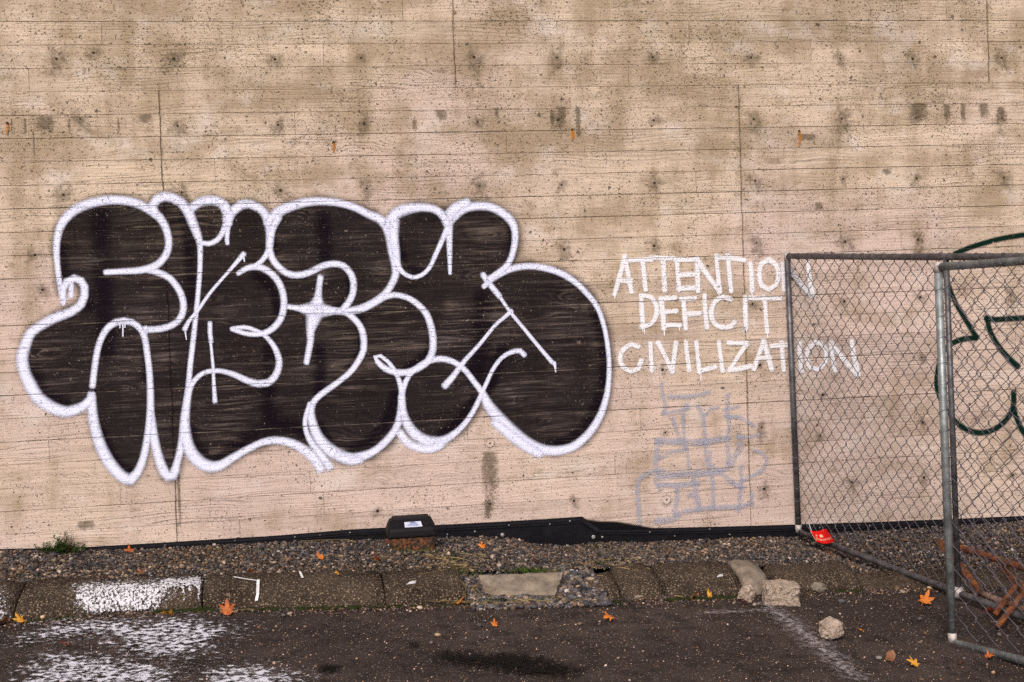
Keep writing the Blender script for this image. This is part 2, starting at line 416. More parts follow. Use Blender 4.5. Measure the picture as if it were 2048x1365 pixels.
def poly_field(poly, step, soft, dens_strokes=(), grow=0.0):
    """grid over a polygon; a = soft inside mask; d = how many coats"""
    P = np.array(poly, float)
    x0, z0 = P.min(0) - soft * 1.2 - grow; x1, z1 = P.max(0) + soft * 1.2 + grow
    nx, nz = int((x1 - x0) / step) + 2, int((z1 - z0) / step) + 2
    gx, gz_ = np.meshgrid(np.linspace(x0, x1, nx), np.linspace(z0, z1, nz))
    q = np.c_[gx.ravel(), gz_.ravel()]
    A_, B_ = P, np.roll(P, -1, 0)
    dist = np.full(len(q), 1e9); ins = np.zeros(len(q), bool)
    for a, b_ in zip(A_, B_):
        e = b_ - a; t = np.clip(((q - a) @ e) / max(e @ e, 1e-12), 0, 1)
        dist = np.minimum(dist, np.linalg.norm(q - a - t[:, None] * e, axis=1))
        c = (a[1] > q[:, 1]) != (b_[1] > q[:, 1])
        with np.errstate(divide='ignore', invalid='ignore'):
            ins ^= c & (q[:, 0] < (b_[0] - a[0]) * (q[:, 1] - a[1]) / (b_[1] - a[1]) + a[0])
    sd_ = np.where(ins, dist, -dist)
    a = np.clip((sd_ + soft + grow) / (2 * soft), 0, 1)
    d = np.zeros(len(q))
    for st, hw in dens_strokes:
        L = spline(np.array([on_wall(s)[[0, 2]] for s in st]), .05)
        dm = np.full(len(q), 1e9)
        for i in range(len(L) - 1):
            e = L[i + 1] - L[i]; t = np.clip(((q - L[i]) @ e) / max(e @ e, 1e-12), 0, 1)
            dm = np.minimum(dm, np.linalg.norm(q - L[i] - t[:, None] * e, axis=1))
        d = np.maximum(d, np.clip(1.35 - dm / (hw * .0033), 0, 1))
    keep = a > 0
    F = []
    idx = np.arange(nx * nz).reshape(nz, nx)
    quad = np.stack([idx[:-1, :-1], idx[:-1, 1:], idx[1:, 1:], idx[1:, :-1]], -1).reshape(-1, 4)
    quad = quad[keep[quad].any(1)]
    used = np.unique(quad); remap = -np.ones(nx * nz, int); remap[used] = np.arange(len(used))
    return q[used], remap[quad], a[used], d[used]

FILL = [(113, 495), (118, 460), (132, 436), (174, 407), (212, 399), (244, 399), (280, 407), (302, 418), (310, 399), (338, 391), (366, 404), (384, 417), (400, 403), (424, 399), (450, 408), (470, 412), (500, 406), (524, 418), (540, 436), (579, 411), (612, 404), (644, 401), (709, 412), (745, 428), (772, 446), (795, 423), (842, 412), (880, 421), (900, 420), (932, 408), (979, 412), (1010, 428), (1026, 446), (1034, 470), (1032, 500), (1022, 532), (1060, 530), (1117, 543), (1150, 562), (1180, 590), (1209, 648), (1221, 727), (1209, 817), (1190, 855), (1165, 885), (1111, 904), (1050, 887), (1000, 838), (964, 800), (945, 830), (920, 862), (869, 892), (830, 876), (803, 850), (780, 885), (740, 912), (690, 918), (650, 905), (615, 890), (554, 878), (493, 899), (450, 928), (422, 935), (390, 915), (372, 890), (362, 905), (348, 955), (332, 952), (316, 910), (302, 850), (296, 880), (285, 925), (262, 962), (240, 948), (210, 912), (190, 850), (182, 798), (160, 815), (127, 822), (76, 796), (55, 760), (45, 716), (50, 690), (64, 664), (110, 634), (160, 610), (168, 590), (160, 566), (148, 561), (134, 566), (124, 582)]
DENS = [([(200, 430), (205, 560), (215, 700)], 18), ([(430, 925), (480, 885), (530, 858), (575, 850), (620, 868)], 13), ([(790, 790), (775, 840), (745, 878), (690, 905)], 12),
        ([(1190, 620), (1207, 690), (1207, 770), (1185, 830), (1150, 875), (1100, 893)], 13), ([(965, 600), (962, 680), (950, 750)], 20), ([(863, 680), (850, 712), (815, 735)], 9),
        ([(130, 810), (90, 785), (65, 740)], 14), ([(380, 860), (390, 890), (415, 920)], 12), ([(540, 700), (535, 800), (545, 850)], 16), ([(640, 700), (640, 790)], 12), ([(645, 440), (650, 520)], 16),
        ([(945, 800), (915, 845), (870, 878)], 11), ([(370, 420), (378, 480), (385, 600)], 13), ([(120, 500), (130, 560), (180, 610)], 15), ([(505, 540), (545, 580), (555, 630)], 9),
        ([(1020, 440), (1022, 500)], 8), ([(800, 480), (812, 530), (850, 545)], 8), ([(200, 860), (230, 920), (262, 945)], 9), ([(290, 690), (293, 760)], 7), ([(720, 640), (722, 700), (700, 735)], 9), ([(1005, 700), (975, 780)], 14),
        ([(555, 640), (530, 668)], 9), ([(700, 560), (700, 600), (670, 620)], 9), ([(570, 415), (545, 460), (548, 510)], 8), ([(640, 850), (660, 885)], 8)]
piece = None
V2, Q, A1, D1 = poly_field([on_wall(q)[[0, 2]] for q in FILL], .018, .060, DENS, .010)
V = np.c_[V2[:, 0], np.full(len(V2), -.0042), V2[:, 1]]
piece = mesh_of('graffiti_piece', V, Q.astype(np.int32), m_black, wall, attrs={'a': A1, 'd': D1})
piece['label'] = 'large black graffiti lettering with thick white outlines'

T, K, N_ = 8.6, 12.5, 5.2
OUT = [
 ([(127, 607), (121, 577), (115, 532), (113, 495), (117, 465), (127, 442), (147, 422), (174, 409), (212, 401), (244, 401), (274, 407), (299, 420), (319, 435), (331, 455), (337, 477), (336, 500), (326, 519), (309, 533), (281, 541), (249, 543), (212, 545)],
  [6, 6, 6.5, 7.5, 8.5, 10, 11, 11, 10.5, 10, 10, 10, 9.5, 8.5, 8, 8, 8, 8.5, 8, 7, 6.5]),
 ([(299, 541), (321, 547), (341, 558), (356, 577), (365, 597), (367, 617), (361, 636), (346, 650), (321, 658), (294, 660)], 7.5),
 ([(127, 600), (126, 579), (134, 564), (149, 557), (162, 562), (169, 574), (169, 592), (162, 609), (142, 624), (110, 636), (85, 649), (62, 666), (50, 693), (44, 716), (49, 745), (61, 772), (76, 796), (100, 814), (127, 824), (148, 821), (169, 811), (183, 796)],
  [7, 8, 9, 9, 9, 9, 9, 9.5, 10, 11, 11, 11, 12, 13, 13, 14, 14, 14, 13.5, 12, 10, 9]),
 ([(142, 592), (143, 570)], 6),
 ([(185, 772), (190, 732), (195, 701), (204, 674), (216, 656), (232, 645), (248, 642), (264, 645), (280, 657), (289, 674), (294, 703), (299, 746), (301, 788), (301, 835)], [7, 7, 7, 7, 7.5, 8, 8, 7.5, 7, 7, 7, 7, 7.5, 8]),
 ([(183, 790), (186, 835), (194, 872), (206, 904), (224, 933), (243, 953), (261, 960), (274, 947), (285, 922), (292, 893), (297, 859), (300, 825)], [9, 11, 12, 13, 13, 13, 13, 10, 8.5, 8, 7.5, 7]),
 ([(301, 815), (303, 841), (307, 872), (314, 904), (323, 933), (335, 953), (346, 951), (353, 930), (361, 899), (367, 859), (369, 835), (372, 809), (377, 772), (381, 727), (386, 685), (392, 629), (397, 579), (400, 534), (400, 490), (395, 470), (385, 445), (377, 425), (362, 405), (345, 396), (330, 393), (314, 399), (305, 412), (310, 428)],
  [7, 9, 10, 10, 11, 12, 12, 8.5, 8, 8, 7.5, 7, 6.5, 6, 6, 5.5, 5.5, 5.5, 6.5, 9, 10.5, 11, 11, 11, 11, 11, 11, 9]),
 ([(381, 420), (397, 406), (422, 401), (442, 406), (452, 422), (453, 442), (447, 462), (435, 480), (417, 488), (402, 486)], [9, 10.5, 11, 11, 10, 8, 6.5, 6, 6, 5.5]),
 ([(454, 482), (455, 460), (458, 440), (467, 421), (482, 410), (502, 409), (519, 417), (532, 432), (539, 455), (540, 480), (537, 502), (524, 522), (509, 533)], [5, 6, 8, 10.5, 11, 10, 9.5, 10, 9.5, 8.5, 7, 5.5, 5]),
 ([(450, 412), (458, 430), (456, 446)], 10),
 ([(477, 547), (494, 537), (514, 534), (534, 541), (552, 557), (563, 577), (568, 602), (565, 629), (554, 649), (537, 663), (514, 669), (489, 667), (465, 659)], [5.5, 6.5, 7.5, 7.5, 7.5, 7.5, 7.5, 7.5, 7.5, 7, 6, 5.5, 5]),
 ([(464, 658), (488, 655), (509, 660), (530, 672), (546, 690), (556, 711), (558, 732), (550, 753), (535, 766), (517, 768), (493, 761), (467, 749), (440, 742), (417, 743), (398, 752), (384, 769), (377, 788), (373, 812), (370, 838), (370, 864), (375, 889), (385, 910), (401, 926), (422, 934), (443, 930), (467, 915), (493, 900), (525, 885), (554, 881), (583, 887), (606, 899), (625, 914), (641, 938)],
  [5, 5, 5, 5, 6, 7, 7.5, 8, 8.5, 8.5, 7.5, 6.5, 5.5, 5.5, 5.5, 6, 7, 8.5, 10, 12, 13, 14, 14, 13, 11, 9, 8, 8, 9, 10, 11, 12, 11]),
 ([(420, 647), (420, 665), (422, 683)], 5.2), ([(421, 680), (426, 732), (428, 772), (430, 803)], [3, 3.6, 4.2, 5.5]),
 ([(487, 509), (457, 544), (422, 584), (395, 622), (377, 644), (370, 658)], [6, 3.8, 3.8, 4.2, 4.6, 6]),
 ([(370, 658), (371, 667), (373, 679)], [2.5, 1.8, 1.4]), ([(487, 511), (489, 523)], 1.8),
 ([(537, 446), (554, 426), (579, 414), (612, 405), (644, 403), (676, 406), (709, 415), (739, 430), (757, 437), (770, 450), (779, 471), (784, 500), (790, 529), (791, 550), (782, 571), (769, 589), (747, 605), (721, 617), (695, 623), (664, 622), (634, 622)],
  [11, 12, 11, 10, 9, 8.5, 8.5, 9, 10, 10, 10, 10, 9, 8.5, 8, 8, 8, 8, 8, 8, 9]),
 ([(556, 436), (545, 458), (540, 480), (539, 500), (544, 517), (557, 534), (574, 547), (594, 551), (617, 546), (644, 533), (666, 528), (686, 532), (701, 547), (707, 567), (705, 589), (696, 607), (686, 618)], [9, 8, 8, 7.5, 7.5, 7.5, 7.5, 7.5, 7.5, 7.5, 7.5, 7.5, 7.5, 7.5, 7.5, 7.5, 7]),
 ([(641, 555), (638, 574), (636, 594), (632, 618), (626, 641), (621, 664), (621, 682), (616, 709), (613, 725)], [7, 7, 9, 19, 15, 9, 7.5, 7, 6.5]),
 ([(578, 614), (597, 617), (619, 620), (645, 621), (668, 622)], [6, 7, 15, 15, 8]),
 ([(686, 622), (699, 630), (714, 644), (724, 661), (728, 684), (727, 701), (717, 722), (699, 746), (670, 769), (641, 790), (626, 806), (621, 827), (626, 851), (636, 875), (655, 897), (678, 911), (704, 918), (740, 907), (761, 893), (779, 875), (792, 857), (799, 835), (803, 803), (803, 780), (796, 756), (787, 738), (774, 722), (761, 712), (750, 714), (755, 724), (771, 738), (792, 745), (813, 745), (834, 738), (856, 722), (866, 698), (866, 680), (863, 658), (853, 629), (834, 608), (813, 595), (787, 590), (770, 594)],
  [7, 7, 7, 7.5, 7.5, 7.5, 7, 6.5, 6.5, 7, 7, 9, 10.5, 12, 14, 14, 13, 9, 8.5, 8.5, 8.5, 8, 7.5, 6.5, 5.5, 5, 4.5, 4.5, 5, 6, 7, 7.5, 7.5, 7.5, 8, 8, 8, 8, 7.5, 7, 6.5, 6.5, 7]),
 ([(700, 622), (725, 618), (760, 599), (770, 592)], 8),
 ([(619, 808), (610, 840), (614, 868), (628, 893), (643, 912), (659, 934)], [5, 5, 6, 8, 9, 9]),
 ([(676, 912), (700, 922), (718, 920)], [9, 10, 10]),
 ([(804, 788), (811, 764), (824, 744), (845, 728), (869, 719), (892, 719), (914, 728), (932, 743), (948, 764), (964, 785), (977, 812), (1001, 841), (1029, 868), (1055, 887), (1082, 899), (1111, 902), (1143, 895), (1169, 876), (1190, 850), (1206, 817), (1216, 774), (1218, 727), (1214, 685), (1207, 650), (1195, 616), (1175, 589), (1148, 563), (1117, 545), (1082, 535), (1051, 533), (1022, 538), (1001, 547), (979, 560)],
  [6.5, 6, 6, 6.5, 7, 7, 6.5, 6.5, 6.5, 7.5, 12, 14, 14, 13, 12, 11, 10, 9.5, 9, 8, 6.5, 5.5, 5.5, 5.5, 6, 6.5, 7, 7.5, 7.5, 7.5, 7.5, 8, 8]),
 ([(990, 845), (1020, 870), (1050, 892), (1078, 908)], [10, 12, 12, 10]),
 ([(803, 795), (806, 825), (814, 848), (829, 868), (848, 881), (869, 885), (890, 880), (911, 866), (929, 848), (945, 825), (957, 802), (964, 785), (974, 764), (985, 740), (1003, 716), (1022, 705), (1040, 702), (1048, 710)], [8, 9, 11, 12, 13, 13, 10, 7.5, 6.5, 6, 6, 5, 4.8, 4.8, 5, 5.5, 6, 6]),
 ([(800, 866), (813, 884), (838, 896), (863, 898), (882, 890)], [9, 10, 10, 10, 9]),
 ([(776, 448), (792, 427), (816, 418), (842, 415), (869, 419), (885, 431), (894, 447)], [12, 13, 12, 9.5, 9, 9, 10]),
 ([(788, 445), (787, 473), (791, 502), (795, 529), (805, 545), (824, 555), (842, 551), (858, 537), (871, 510), (885, 479), (895, 456)], [12, 11, 9.5, 7.5, 5.5, 5, 5, 5, 5.5, 6, 7]),
 ([(895, 434), (911, 416), (933, 406)], [12, 12, 11]),
 ([(900, 440), (924, 421), (950, 413), (979, 414), (1003, 425), (1022, 442), (1030, 463), (1029, 489), (1022, 516), (1011, 534), (995, 547), (979, 559)], [11, 9, 9.5, 9.5, 9.5, 9.5, 8, 7.5, 7, 7, 7, 8]),
 ([(897, 435), (898, 465), (899, 505), (900, 547)], [11, 8, 6, 4]),
 ([(966, 550), (977, 566), (990, 582), (998, 592)], 6.5), ([(968, 573), (972, 569)], 6), ([(998, 592), (1020, 624), (1048, 658), (1075, 691), (1103, 724)], [4, 4, 4.2, 4.4, 5]), ([(1108, 727), (1110, 733), (1111, 744)], [5, 3, 1.5]),
 ([(1022, 623), (1005, 638), (990, 651), (958, 690), (929, 722), (906, 753), (890, 771)], [5.5, 4.2, 4.2, 4.5, 5.5, 7, 8]),
 ([(291, 656), (292, 664)], 5.5),
 ([(246, 646), (246, 673)], 1.7), ([(240, 648), (240, 656)], 1.5), ([(250, 648), (250, 655)], 1.5), ([(454, 480), (455, 487)], 4.5),
]
for px, hw in OUT:
    h = np.array(hw, float) if hasattr(hw, '__len__') else hw
    strokes_obj('outline_stroke', [(px, h * 1.22)], m_white, piece)

def z3(pts, sc=3.793, ox=1200, oy=490): return [(ox + x / sc, oy + y / sc) for x, y in pts]
SLOGAN = [
 ('A', [[(108, 375), (140, 270), (185, 90)], [(185, 90), (215, 240), (238, 360)], [(130, 270), (230, 275)]], [(110, 380, 408)]),
 ('T', [[(225, 118), (320, 113), (390, 110)], [(320, 115), (335, 250), (345, 340)]], []),
 ('T', [[(390, 98), (470, 100), (560, 105)], [(475, 105), (485, 250), (490, 345)]], [(493, 345, 356)]),
 ('E', [[(582, 115), (590, 250), (600, 335)], [(575, 112), (660, 114), (730, 112)], [(600, 228), (660, 226), (718, 222)], [(592, 332), (660, 328), (718, 325)]], [(590, 338, 358), (600, 338, 360), (714, 330, 350)]),
 ('N', [[(735, 100), (738, 250), (742, 350)], [(738, 115), (810, 225), (905, 360)], [(880, 80), (890, 200), (905, 355)]], [(904, 362, 388), (745, 350, 362)]),
 ('T', [[(880, 95), (1000, 102), (1095, 117)], [(965, 78), (980, 220), (992, 352)]], []),
 ('I', [[(1140, 142), (1148, 250), (1150, 348)]], [(1150, 350, 386)]),
 ('O', [[(1270, 115), (1222, 145), (1205, 225), (1225, 310), (1280, 340), (1330, 305), (1352, 225), (1330, 150), (1275, 113)]], []),
 ('N', [[(1385, 140), (1390, 250), (1392, 345)], [(1405, 150), (1500, 270), (1600, 385)], [(1575, 135), (1582, 230), (1608, 375)]], [(1605, 380, 400)]),
 ('D', [[(310, 385), (315, 500), (325, 620)], [(305, 385), (380, 395), (425, 460), (425, 535), (385, 600), (312, 622)]], [(322, 630, 655), (335, 640, 675)]),
 ('E', [[(450, 410), (520, 405), (570, 402)], [(460, 410), (475, 520), (482, 635)], [(462, 512), (520, 506), (578, 502)], [(480, 610), (540, 608), (605, 610)]], [(485, 635, 690), (600, 610, 652), (572, 505, 526)]),
 ('F', [[(612, 412), (670, 408), (720, 405)], [(630, 412), (640, 530), (648, 635)], [(640, 527), (700, 522), (755, 520)]], [(650, 640, 655)]),
 ('I', [[(790, 385), (796, 500), (808, 625)]], [(808, 630, 648)]),
 ('C', [[(990, 412), (930, 397), (870, 430), (840, 510), (860, 590), (920, 625), (995, 618), (1020, 582)]], []),
 ('I', [[(1098, 397), (1100, 520), (1107, 630)]], [(1107, 635, 668)]),
 ('T', [[(1135, 402), (1250, 405), (1365, 407)], [(1245, 395), (1255, 540), (1265, 660)]], [(1267, 665, 708)]),
 ('C', [[(288, 772), (240, 755), (180, 790), (150, 855), (168, 920), (235, 960), (290, 940), (310, 880)]], []),
 ('I', [[(380, 748), (385, 850), (390, 950)]], [(390, 955, 972)]),
 ('V', [[(440, 745), (490, 840), (545, 965)], [(575, 745), (560, 850), (548, 960)]], [(548, 965, 982)]),
 ('I', [[(650, 738), (660, 850), (675, 950)]], []),
 ('L', [[(728, 740), (740, 850), (752, 962)], [(755, 955), (810, 942), (870, 925)]], [(750, 965, 985), (762, 965, 1035)]),
 ('I', [[(900, 740), (912, 850), (928, 955)]], []),
 ('Z', [[(970, 742), (1040, 745), (1110, 745)], [(1112, 750), (1050, 840), (978, 950)], [(975, 952), (1060, 938), (1140, 920)]], []),
 ('A', [[(1165, 940), (1200, 840), (1240, 725)], [(1238, 725), (1270, 840), (1300, 948)], [(1195, 862), (1290, 857)]], []),
 ('T', [[(1300, 766), (1375, 762), (1440, 757)], [(1375, 745), (1383, 860), (1390, 950)]], []),
 ('I', [[(1510, 742), (1515, 850), (1525, 955)]], []),
 ('O', [[(1630, 740), (1578, 790), (1565, 860), (1592, 930), (1650, 945), (1705, 890), (1712, 805), (1672, 748), (1632, 738)]], []),
 ('N', [[(1750, 742), (1760, 860), (1780, 955)], [(1752, 755), (1850, 875), (1950, 985)], [(1905, 732), (1925, 850), (1955, 985)]], []),
]
slog = bpy.data.objects.new('slogan', None); COL.objects.link(slog); slog.parent = wall; slog['label'] = 'white hand-sprayed words ATTENTION DEFICIT CIVILIZATION'
lrng = random.Random(3)
for ch_, st, drips in SLOGAN:
    S_ = [(z3(s), 7.1 * np.array([lrng.uniform(.86, 1.12) for _ in s])) for s in st] + [(z3([(x, a), (x + 1, b_)]), [2.2, 1.3]) for x, a, b_ in drips]
    o = strokes_obj('letter', S_, m_letter, slog); o['label'] = 'white sprayed letter ' + ch_

def zs(pts): return z3(pts, 4.0135, 1230, 740)
SILVER = [([(370, 110), (385, 220), (405, 300), (380, 350)], 6), ([(380, 345), (480, 340), (590, 300)], 7), ([(430, 215), (600, 210), (750, 180)], 7), ([(460, 390), (490, 480), (515, 580)], 6), ([(570, 280), (545, 370), (550, 480), (545, 570)], 6),
 ([(660, 290), (700, 360), (715, 480), (720, 590), (730, 700), (750, 780), (780, 900), (785, 1090)], 6.5), ([(720, 360), (770, 310), (830, 300)], 5), ([(900, 200), (900, 350), (915, 450), (900, 560), (905, 700), (900, 790)], 7), ([(870, 320), (990, 295)], 5),
 ([(880, 370), (990, 380), (1060, 410), (1110, 450)], 6.5), ([(1150, 520), (1060, 545), (1000, 540)], 6), ([(340, 570), (500, 575), (560, 570), (700, 580), (900, 545)], 11), ([(340, 570), (325, 700), (325, 810)], 8), ([(350, 700), (480, 660), (560, 630)], 8),
 ([(560, 560), (580, 680), (590, 780)], 6), ([(760, 650), (755, 720), (800, 790), (880, 800)], 6), ([(990, 520), (1000, 620), (960, 690), (930, 760)], 9), ([(1010, 770), (1010, 870), (1000, 1000), (990, 1130)], 6), ([(1110, 640), (1180, 670), (1215, 730), (1190, 790), (1100, 850), (1010, 890)], 6.5),
 ([(380, 810), (260, 830), (190, 880), (175, 960), (185, 1080), (195, 1250)], 8), ([(340, 850), (500, 840), (620, 830), (850, 815)], 11), ([(320, 900), (360, 960)], 6), ([(360, 915), (500, 925), (660, 905)], 9), ([(500, 960), (490, 1050), (470, 1150)], 8),
 ([(630, 870), (650, 980), (670, 1120)], 8), ([(480, 1160), (650, 1115), (800, 1105), (980, 1095), (1100, 1065)], 8), ([(1100, 990), (1080, 1070)], 6), ([(880, 850), (960, 920), (1020, 940)], 8), ([(500, 1170), (450, 1200), (330, 1210)], 10), ([(600, 1000), (640, 1000)], 9)]
tag = strokes_obj('silver_tag', [(zs(p_), w_ * .98) for p_, w_ in SILVER], m_silver, wall); tag['label'] = 'faded silver scrawled tag below the white words'
def zg(pts): return z3(pts, 3.102, 1860, 460)
GREEN = [([(150, 148), (210, 122), (280, 97), (420, 58), (583, 30), (760, 20), (900, 60)], 5.5), ([(70, 235), (100, 310), (150, 440), (220, 560), (285, 665)], 5.5),
 ([(285, 668), (200, 677), (130, 705), (80, 755), (45, 850), (35, 960), (60, 1050), (110, 1130), (180, 1210), (260, 1250), (340, 1255), (420, 1220), (490, 1150), (515, 1080), (515, 1008)], [6, 6, 6, 5, 4.5, 4.5, 4.5, 5, 5.5, 6, 6, 6, 6, 6.5, 6.5]),
 ([(515, 1110), (540, 1180), (583, 1260), (680, 1330), (800, 1300)], 6), ([(345, 545), (400, 555), (480, 550), (583, 545), (720, 540)], 6), ([(350, 550), (375, 640), (430, 730), (490, 800), (540, 845)], [6, 6, 6, 6.5, 7])]
gt = strokes_obj('green_tag', [(zg(p_), np.array(w_) * 1.25 if hasattr(w_, '__len__') else w_ * 1.25) for p_, w_ in GREEN], m_green, wall); gt['label'] = 'dark green curved spray lines behind the fence'

# ------------------------------------------------------------------ form-tie holes, stains, rust
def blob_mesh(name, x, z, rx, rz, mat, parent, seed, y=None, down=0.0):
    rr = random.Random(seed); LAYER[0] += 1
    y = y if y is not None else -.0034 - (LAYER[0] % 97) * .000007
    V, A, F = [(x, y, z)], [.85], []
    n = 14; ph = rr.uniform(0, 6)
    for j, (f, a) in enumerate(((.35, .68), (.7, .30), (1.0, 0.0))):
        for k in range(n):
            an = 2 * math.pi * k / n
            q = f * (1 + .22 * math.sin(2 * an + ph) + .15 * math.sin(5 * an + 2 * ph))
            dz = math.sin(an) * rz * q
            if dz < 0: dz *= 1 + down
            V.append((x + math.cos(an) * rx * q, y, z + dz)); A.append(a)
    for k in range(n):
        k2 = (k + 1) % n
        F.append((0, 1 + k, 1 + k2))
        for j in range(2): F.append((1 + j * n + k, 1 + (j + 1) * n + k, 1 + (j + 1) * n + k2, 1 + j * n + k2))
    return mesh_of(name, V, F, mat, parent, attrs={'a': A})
HOLES = [(113, 118), (187, 106), (348, 118), (550, 119), (722, 116), (948, 115), (1113, 116), (1305, 115), (1502, 116), (1680, 117), (1825, 118), (2003, 116), (160, 238), (355, 252), (556, 250), (728, 248), (955, 244), (1116, 240), (1307, 241), (1507, 239), (1683, 238), (1832, 235), (2004, 236),
 (127, 390), (363, 385), (561, 381), (733, 377), (959, 372), (1123, 370), (1309, 366), (1510, 362), (1686, 358), (1833, 357), (2007, 356), (1128, 499), (1513, 486), (1690, 484), (1836, 480), (1308, 492), (1688, 603), (1840, 595), (1505, 608), (1325, 740), (1520, 730), (1843, 715), (1330, 865), (1523, 855), (1640, 872), (1845, 845),
 (980, 887), (1148, 1002), (1333, 1000), (1528, 978), (1703, 965), (1848, 955), (755, 1022), (980, 1008), (1645, 790), (2020, 590), (2025, 950), (70, 510), (85, 580)]
hv, hf = [(0, 0, 0)], []
proto_hole = None
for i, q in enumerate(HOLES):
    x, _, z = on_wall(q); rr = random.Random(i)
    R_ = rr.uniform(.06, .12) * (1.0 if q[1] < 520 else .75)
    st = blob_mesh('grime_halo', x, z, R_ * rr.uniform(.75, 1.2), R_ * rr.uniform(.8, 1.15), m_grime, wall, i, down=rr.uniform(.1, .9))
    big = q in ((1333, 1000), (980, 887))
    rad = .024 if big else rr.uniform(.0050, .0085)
    # a small conical cup: rim proud of the concrete, deep hole's shade painted dark
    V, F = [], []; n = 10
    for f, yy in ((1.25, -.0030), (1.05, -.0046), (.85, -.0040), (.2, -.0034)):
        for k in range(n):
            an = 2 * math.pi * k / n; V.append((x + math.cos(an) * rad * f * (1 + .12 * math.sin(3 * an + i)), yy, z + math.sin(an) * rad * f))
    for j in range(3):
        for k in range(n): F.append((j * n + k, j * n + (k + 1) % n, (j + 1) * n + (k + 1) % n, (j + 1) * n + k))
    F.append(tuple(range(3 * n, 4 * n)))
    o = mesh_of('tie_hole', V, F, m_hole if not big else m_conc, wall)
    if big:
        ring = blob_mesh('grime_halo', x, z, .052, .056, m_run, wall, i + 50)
RUNS = [(20, 27, 237, 275), (46, 55, 237, 280), (64, 118, 233, 272), (64, 72, 262, 328), (134, 143, 238, 274), (233, 241, 234, 278), (268, 310, 229, 250), (866, 898, 220, 245), (987, 999, 217, 241), (1111, 1136, 214, 259), (1147, 1165, 214, 270), (1098, 1111, 220, 258),
 (1813, 1862, 206, 246), (1884, 1904, 209, 249), (1919, 1933, 207, 252), (1954, 1981, 207, 242), (1989, 2012, 214, 248), (956, 1004, 905, 1008), (966, 985, 1000, 1045), (352, 366, 945, 1078), (146, 196, 1043, 1062), (1150, 1164, 262, 275), (822, 836, 240, 265), (1590, 1640, 268, 284), (1625, 1650, 405, 425), (1760, 1785, 338, 352)]
for i, (x0, x1, y0, y1) in enumerate(RUNS):
    a = on_wall((x0, y0)); c = on_wall((x1, y1)); rr = random.Random(90 + i)
    nx, nz = 7, 6; V, A, F = [], [], []
    y = -.0037 - i * .00001
    for j in range(nz + 1):
        for k in range(nx + 1):
            u, v_ = k / nx, j / nz
            V.append((a[0] + (c[0] - a[0]) * u, y, a[2] + (c[2] - a[2]) * v_ * (1 + .12 * math.sin(k * 2.3 + i))))
            e = min(1, min(u, 1 - u) * 3.2); A.append(e * min(1, (1 - v_) * 2.2) * (.75 + .25 * rr.random()) * (1 if j else .8))
    for j in range(nz):
        for k in range(nx):
            s0 = j * (nx + 1) + k; F.append((s0, s0 + 1, s0 + nx + 2, s0 + nx + 1))
    mesh_of('water_stain', V, F, m_run, wall, attrs={'a': A})
for i, (px_, py_, ln, hw) in enumerate([(15, 247, 22, 3.4), (667, 285, 19, 3.2), (1144, 260, 20, 4.5), (1598, 263, 30, 3.4)]):
    strokes = [([(px_, py_ + 2), (px_ + 1, py_ + ln * .5), (px_ - 1, py_ + ln)], [hw, hw * 1.1, hw * .5])]
    o = strokes_obj('rust_stain', strokes, m_rust, wall)
    x, _, z = on_wall((px_, py_)); V = []
    for k in range(8): V.append((x + math.cos(k * .785) * .007, -.0130, z + math.sin(k * .785) * .008))
    for k in range(8): V.append((x + math.cos(k * .785) * .009, -.0020, z + math.sin(k * .785) * .010))
    mesh_of('wire_stub', V, [tuple(range(8))] + [(k, (k + 1) % 8, 8 + (k + 1) % 8, 8 + k) for k in range(8)], m_hole, wall)
for x_, z0_, z1_ in ((MAJ_LOW[0], .1, z_split), (MAJ_LOW[1], .1, z_split), (MAJ_HIGH[0], z_split, 4.3), (MAJ_HIGH[1], z_split, 4.3)):
    n = 40; V, A, F = [], [], []; rr = random.Random(int(x_ * 100))
    for i in range(n + 1):
        zz_ = z0_ + (z1_ - z0_) * i / n; k_ = rr.uniform(.5, 1)
        for u, a_ in ((-1, 0), (-.25, 1), (.25, 1), (1, 0)): V.append((x_ + u * .012 + .003 * math.sin(i * 1.7), -.0036, zz_)); A.append(a_ * k_ * .62)
    for i in range(n):
        for k in range(3): F.append((i * 4 + k, i * 4 + k + 1, i * 4 + k + 5, i * 4 + k + 4))
    mesh_of('panel_joint_stain', V, F, m_run, wall, attrs={'a': A})
tq, tF, tA, tD = poly_field([on_wall(q)[[0, 2]] for q in [(1165, 1040), (1195, 1044), (1230, 1045), (1262, 1050), (1300, 1057), (1330, 1064), (1180, 1066)]], .012, .02)
mesh_of('tar_smear', np.c_[tq[:, 0], np.full(len(tq), -.0155), tq[:, 1]], tF.astype(np.int32), m_tar, wall, attrs={'a': tA})

# ------------------------------------------------------------------ ground materials
m_asph, b, bs = material('worn_asphalt')
p = b.pos(); X, Y, Z = b.sep(p)
fl = b.xyz(X, Y, 0.0)
va = b.voro(fl, 85); vb = b.voro(fl, 190)
ca = b.n('ShaderNodeSeparateColor'); b.set(ca.inputs[0], va['Color']); cb = b.n('ShaderNodeSeparateColor'); b.set(cb.inputs[0], vb['Color'])
big = b.noise(fl, 1.3, 5, .6); mid = b.noise(fl, 7, 5, .65); fine = b.noise(fl, 260, 3, .7)
col = b.mix(b.ramp(big, .35, .65), c4((.030, .0200, .0175)), c4((.058, .040, .0345)))
col = b.mix(b.math('MULTIPLY', b.ramp(mid, .46, .62), .82), col, c4((.015, .010, .009)))
col = b.mix(b.math('MULTIPLY', b.ramp(fine, .45, .75), .6), col, c4((.10, .072, .066)))
st1 = b.math('MULTIPLY', b.math('GREATER_THAN', ca.outputs[0], .80), b.ramp(va['Distance'], .25, .5, 1.0, 0.0))
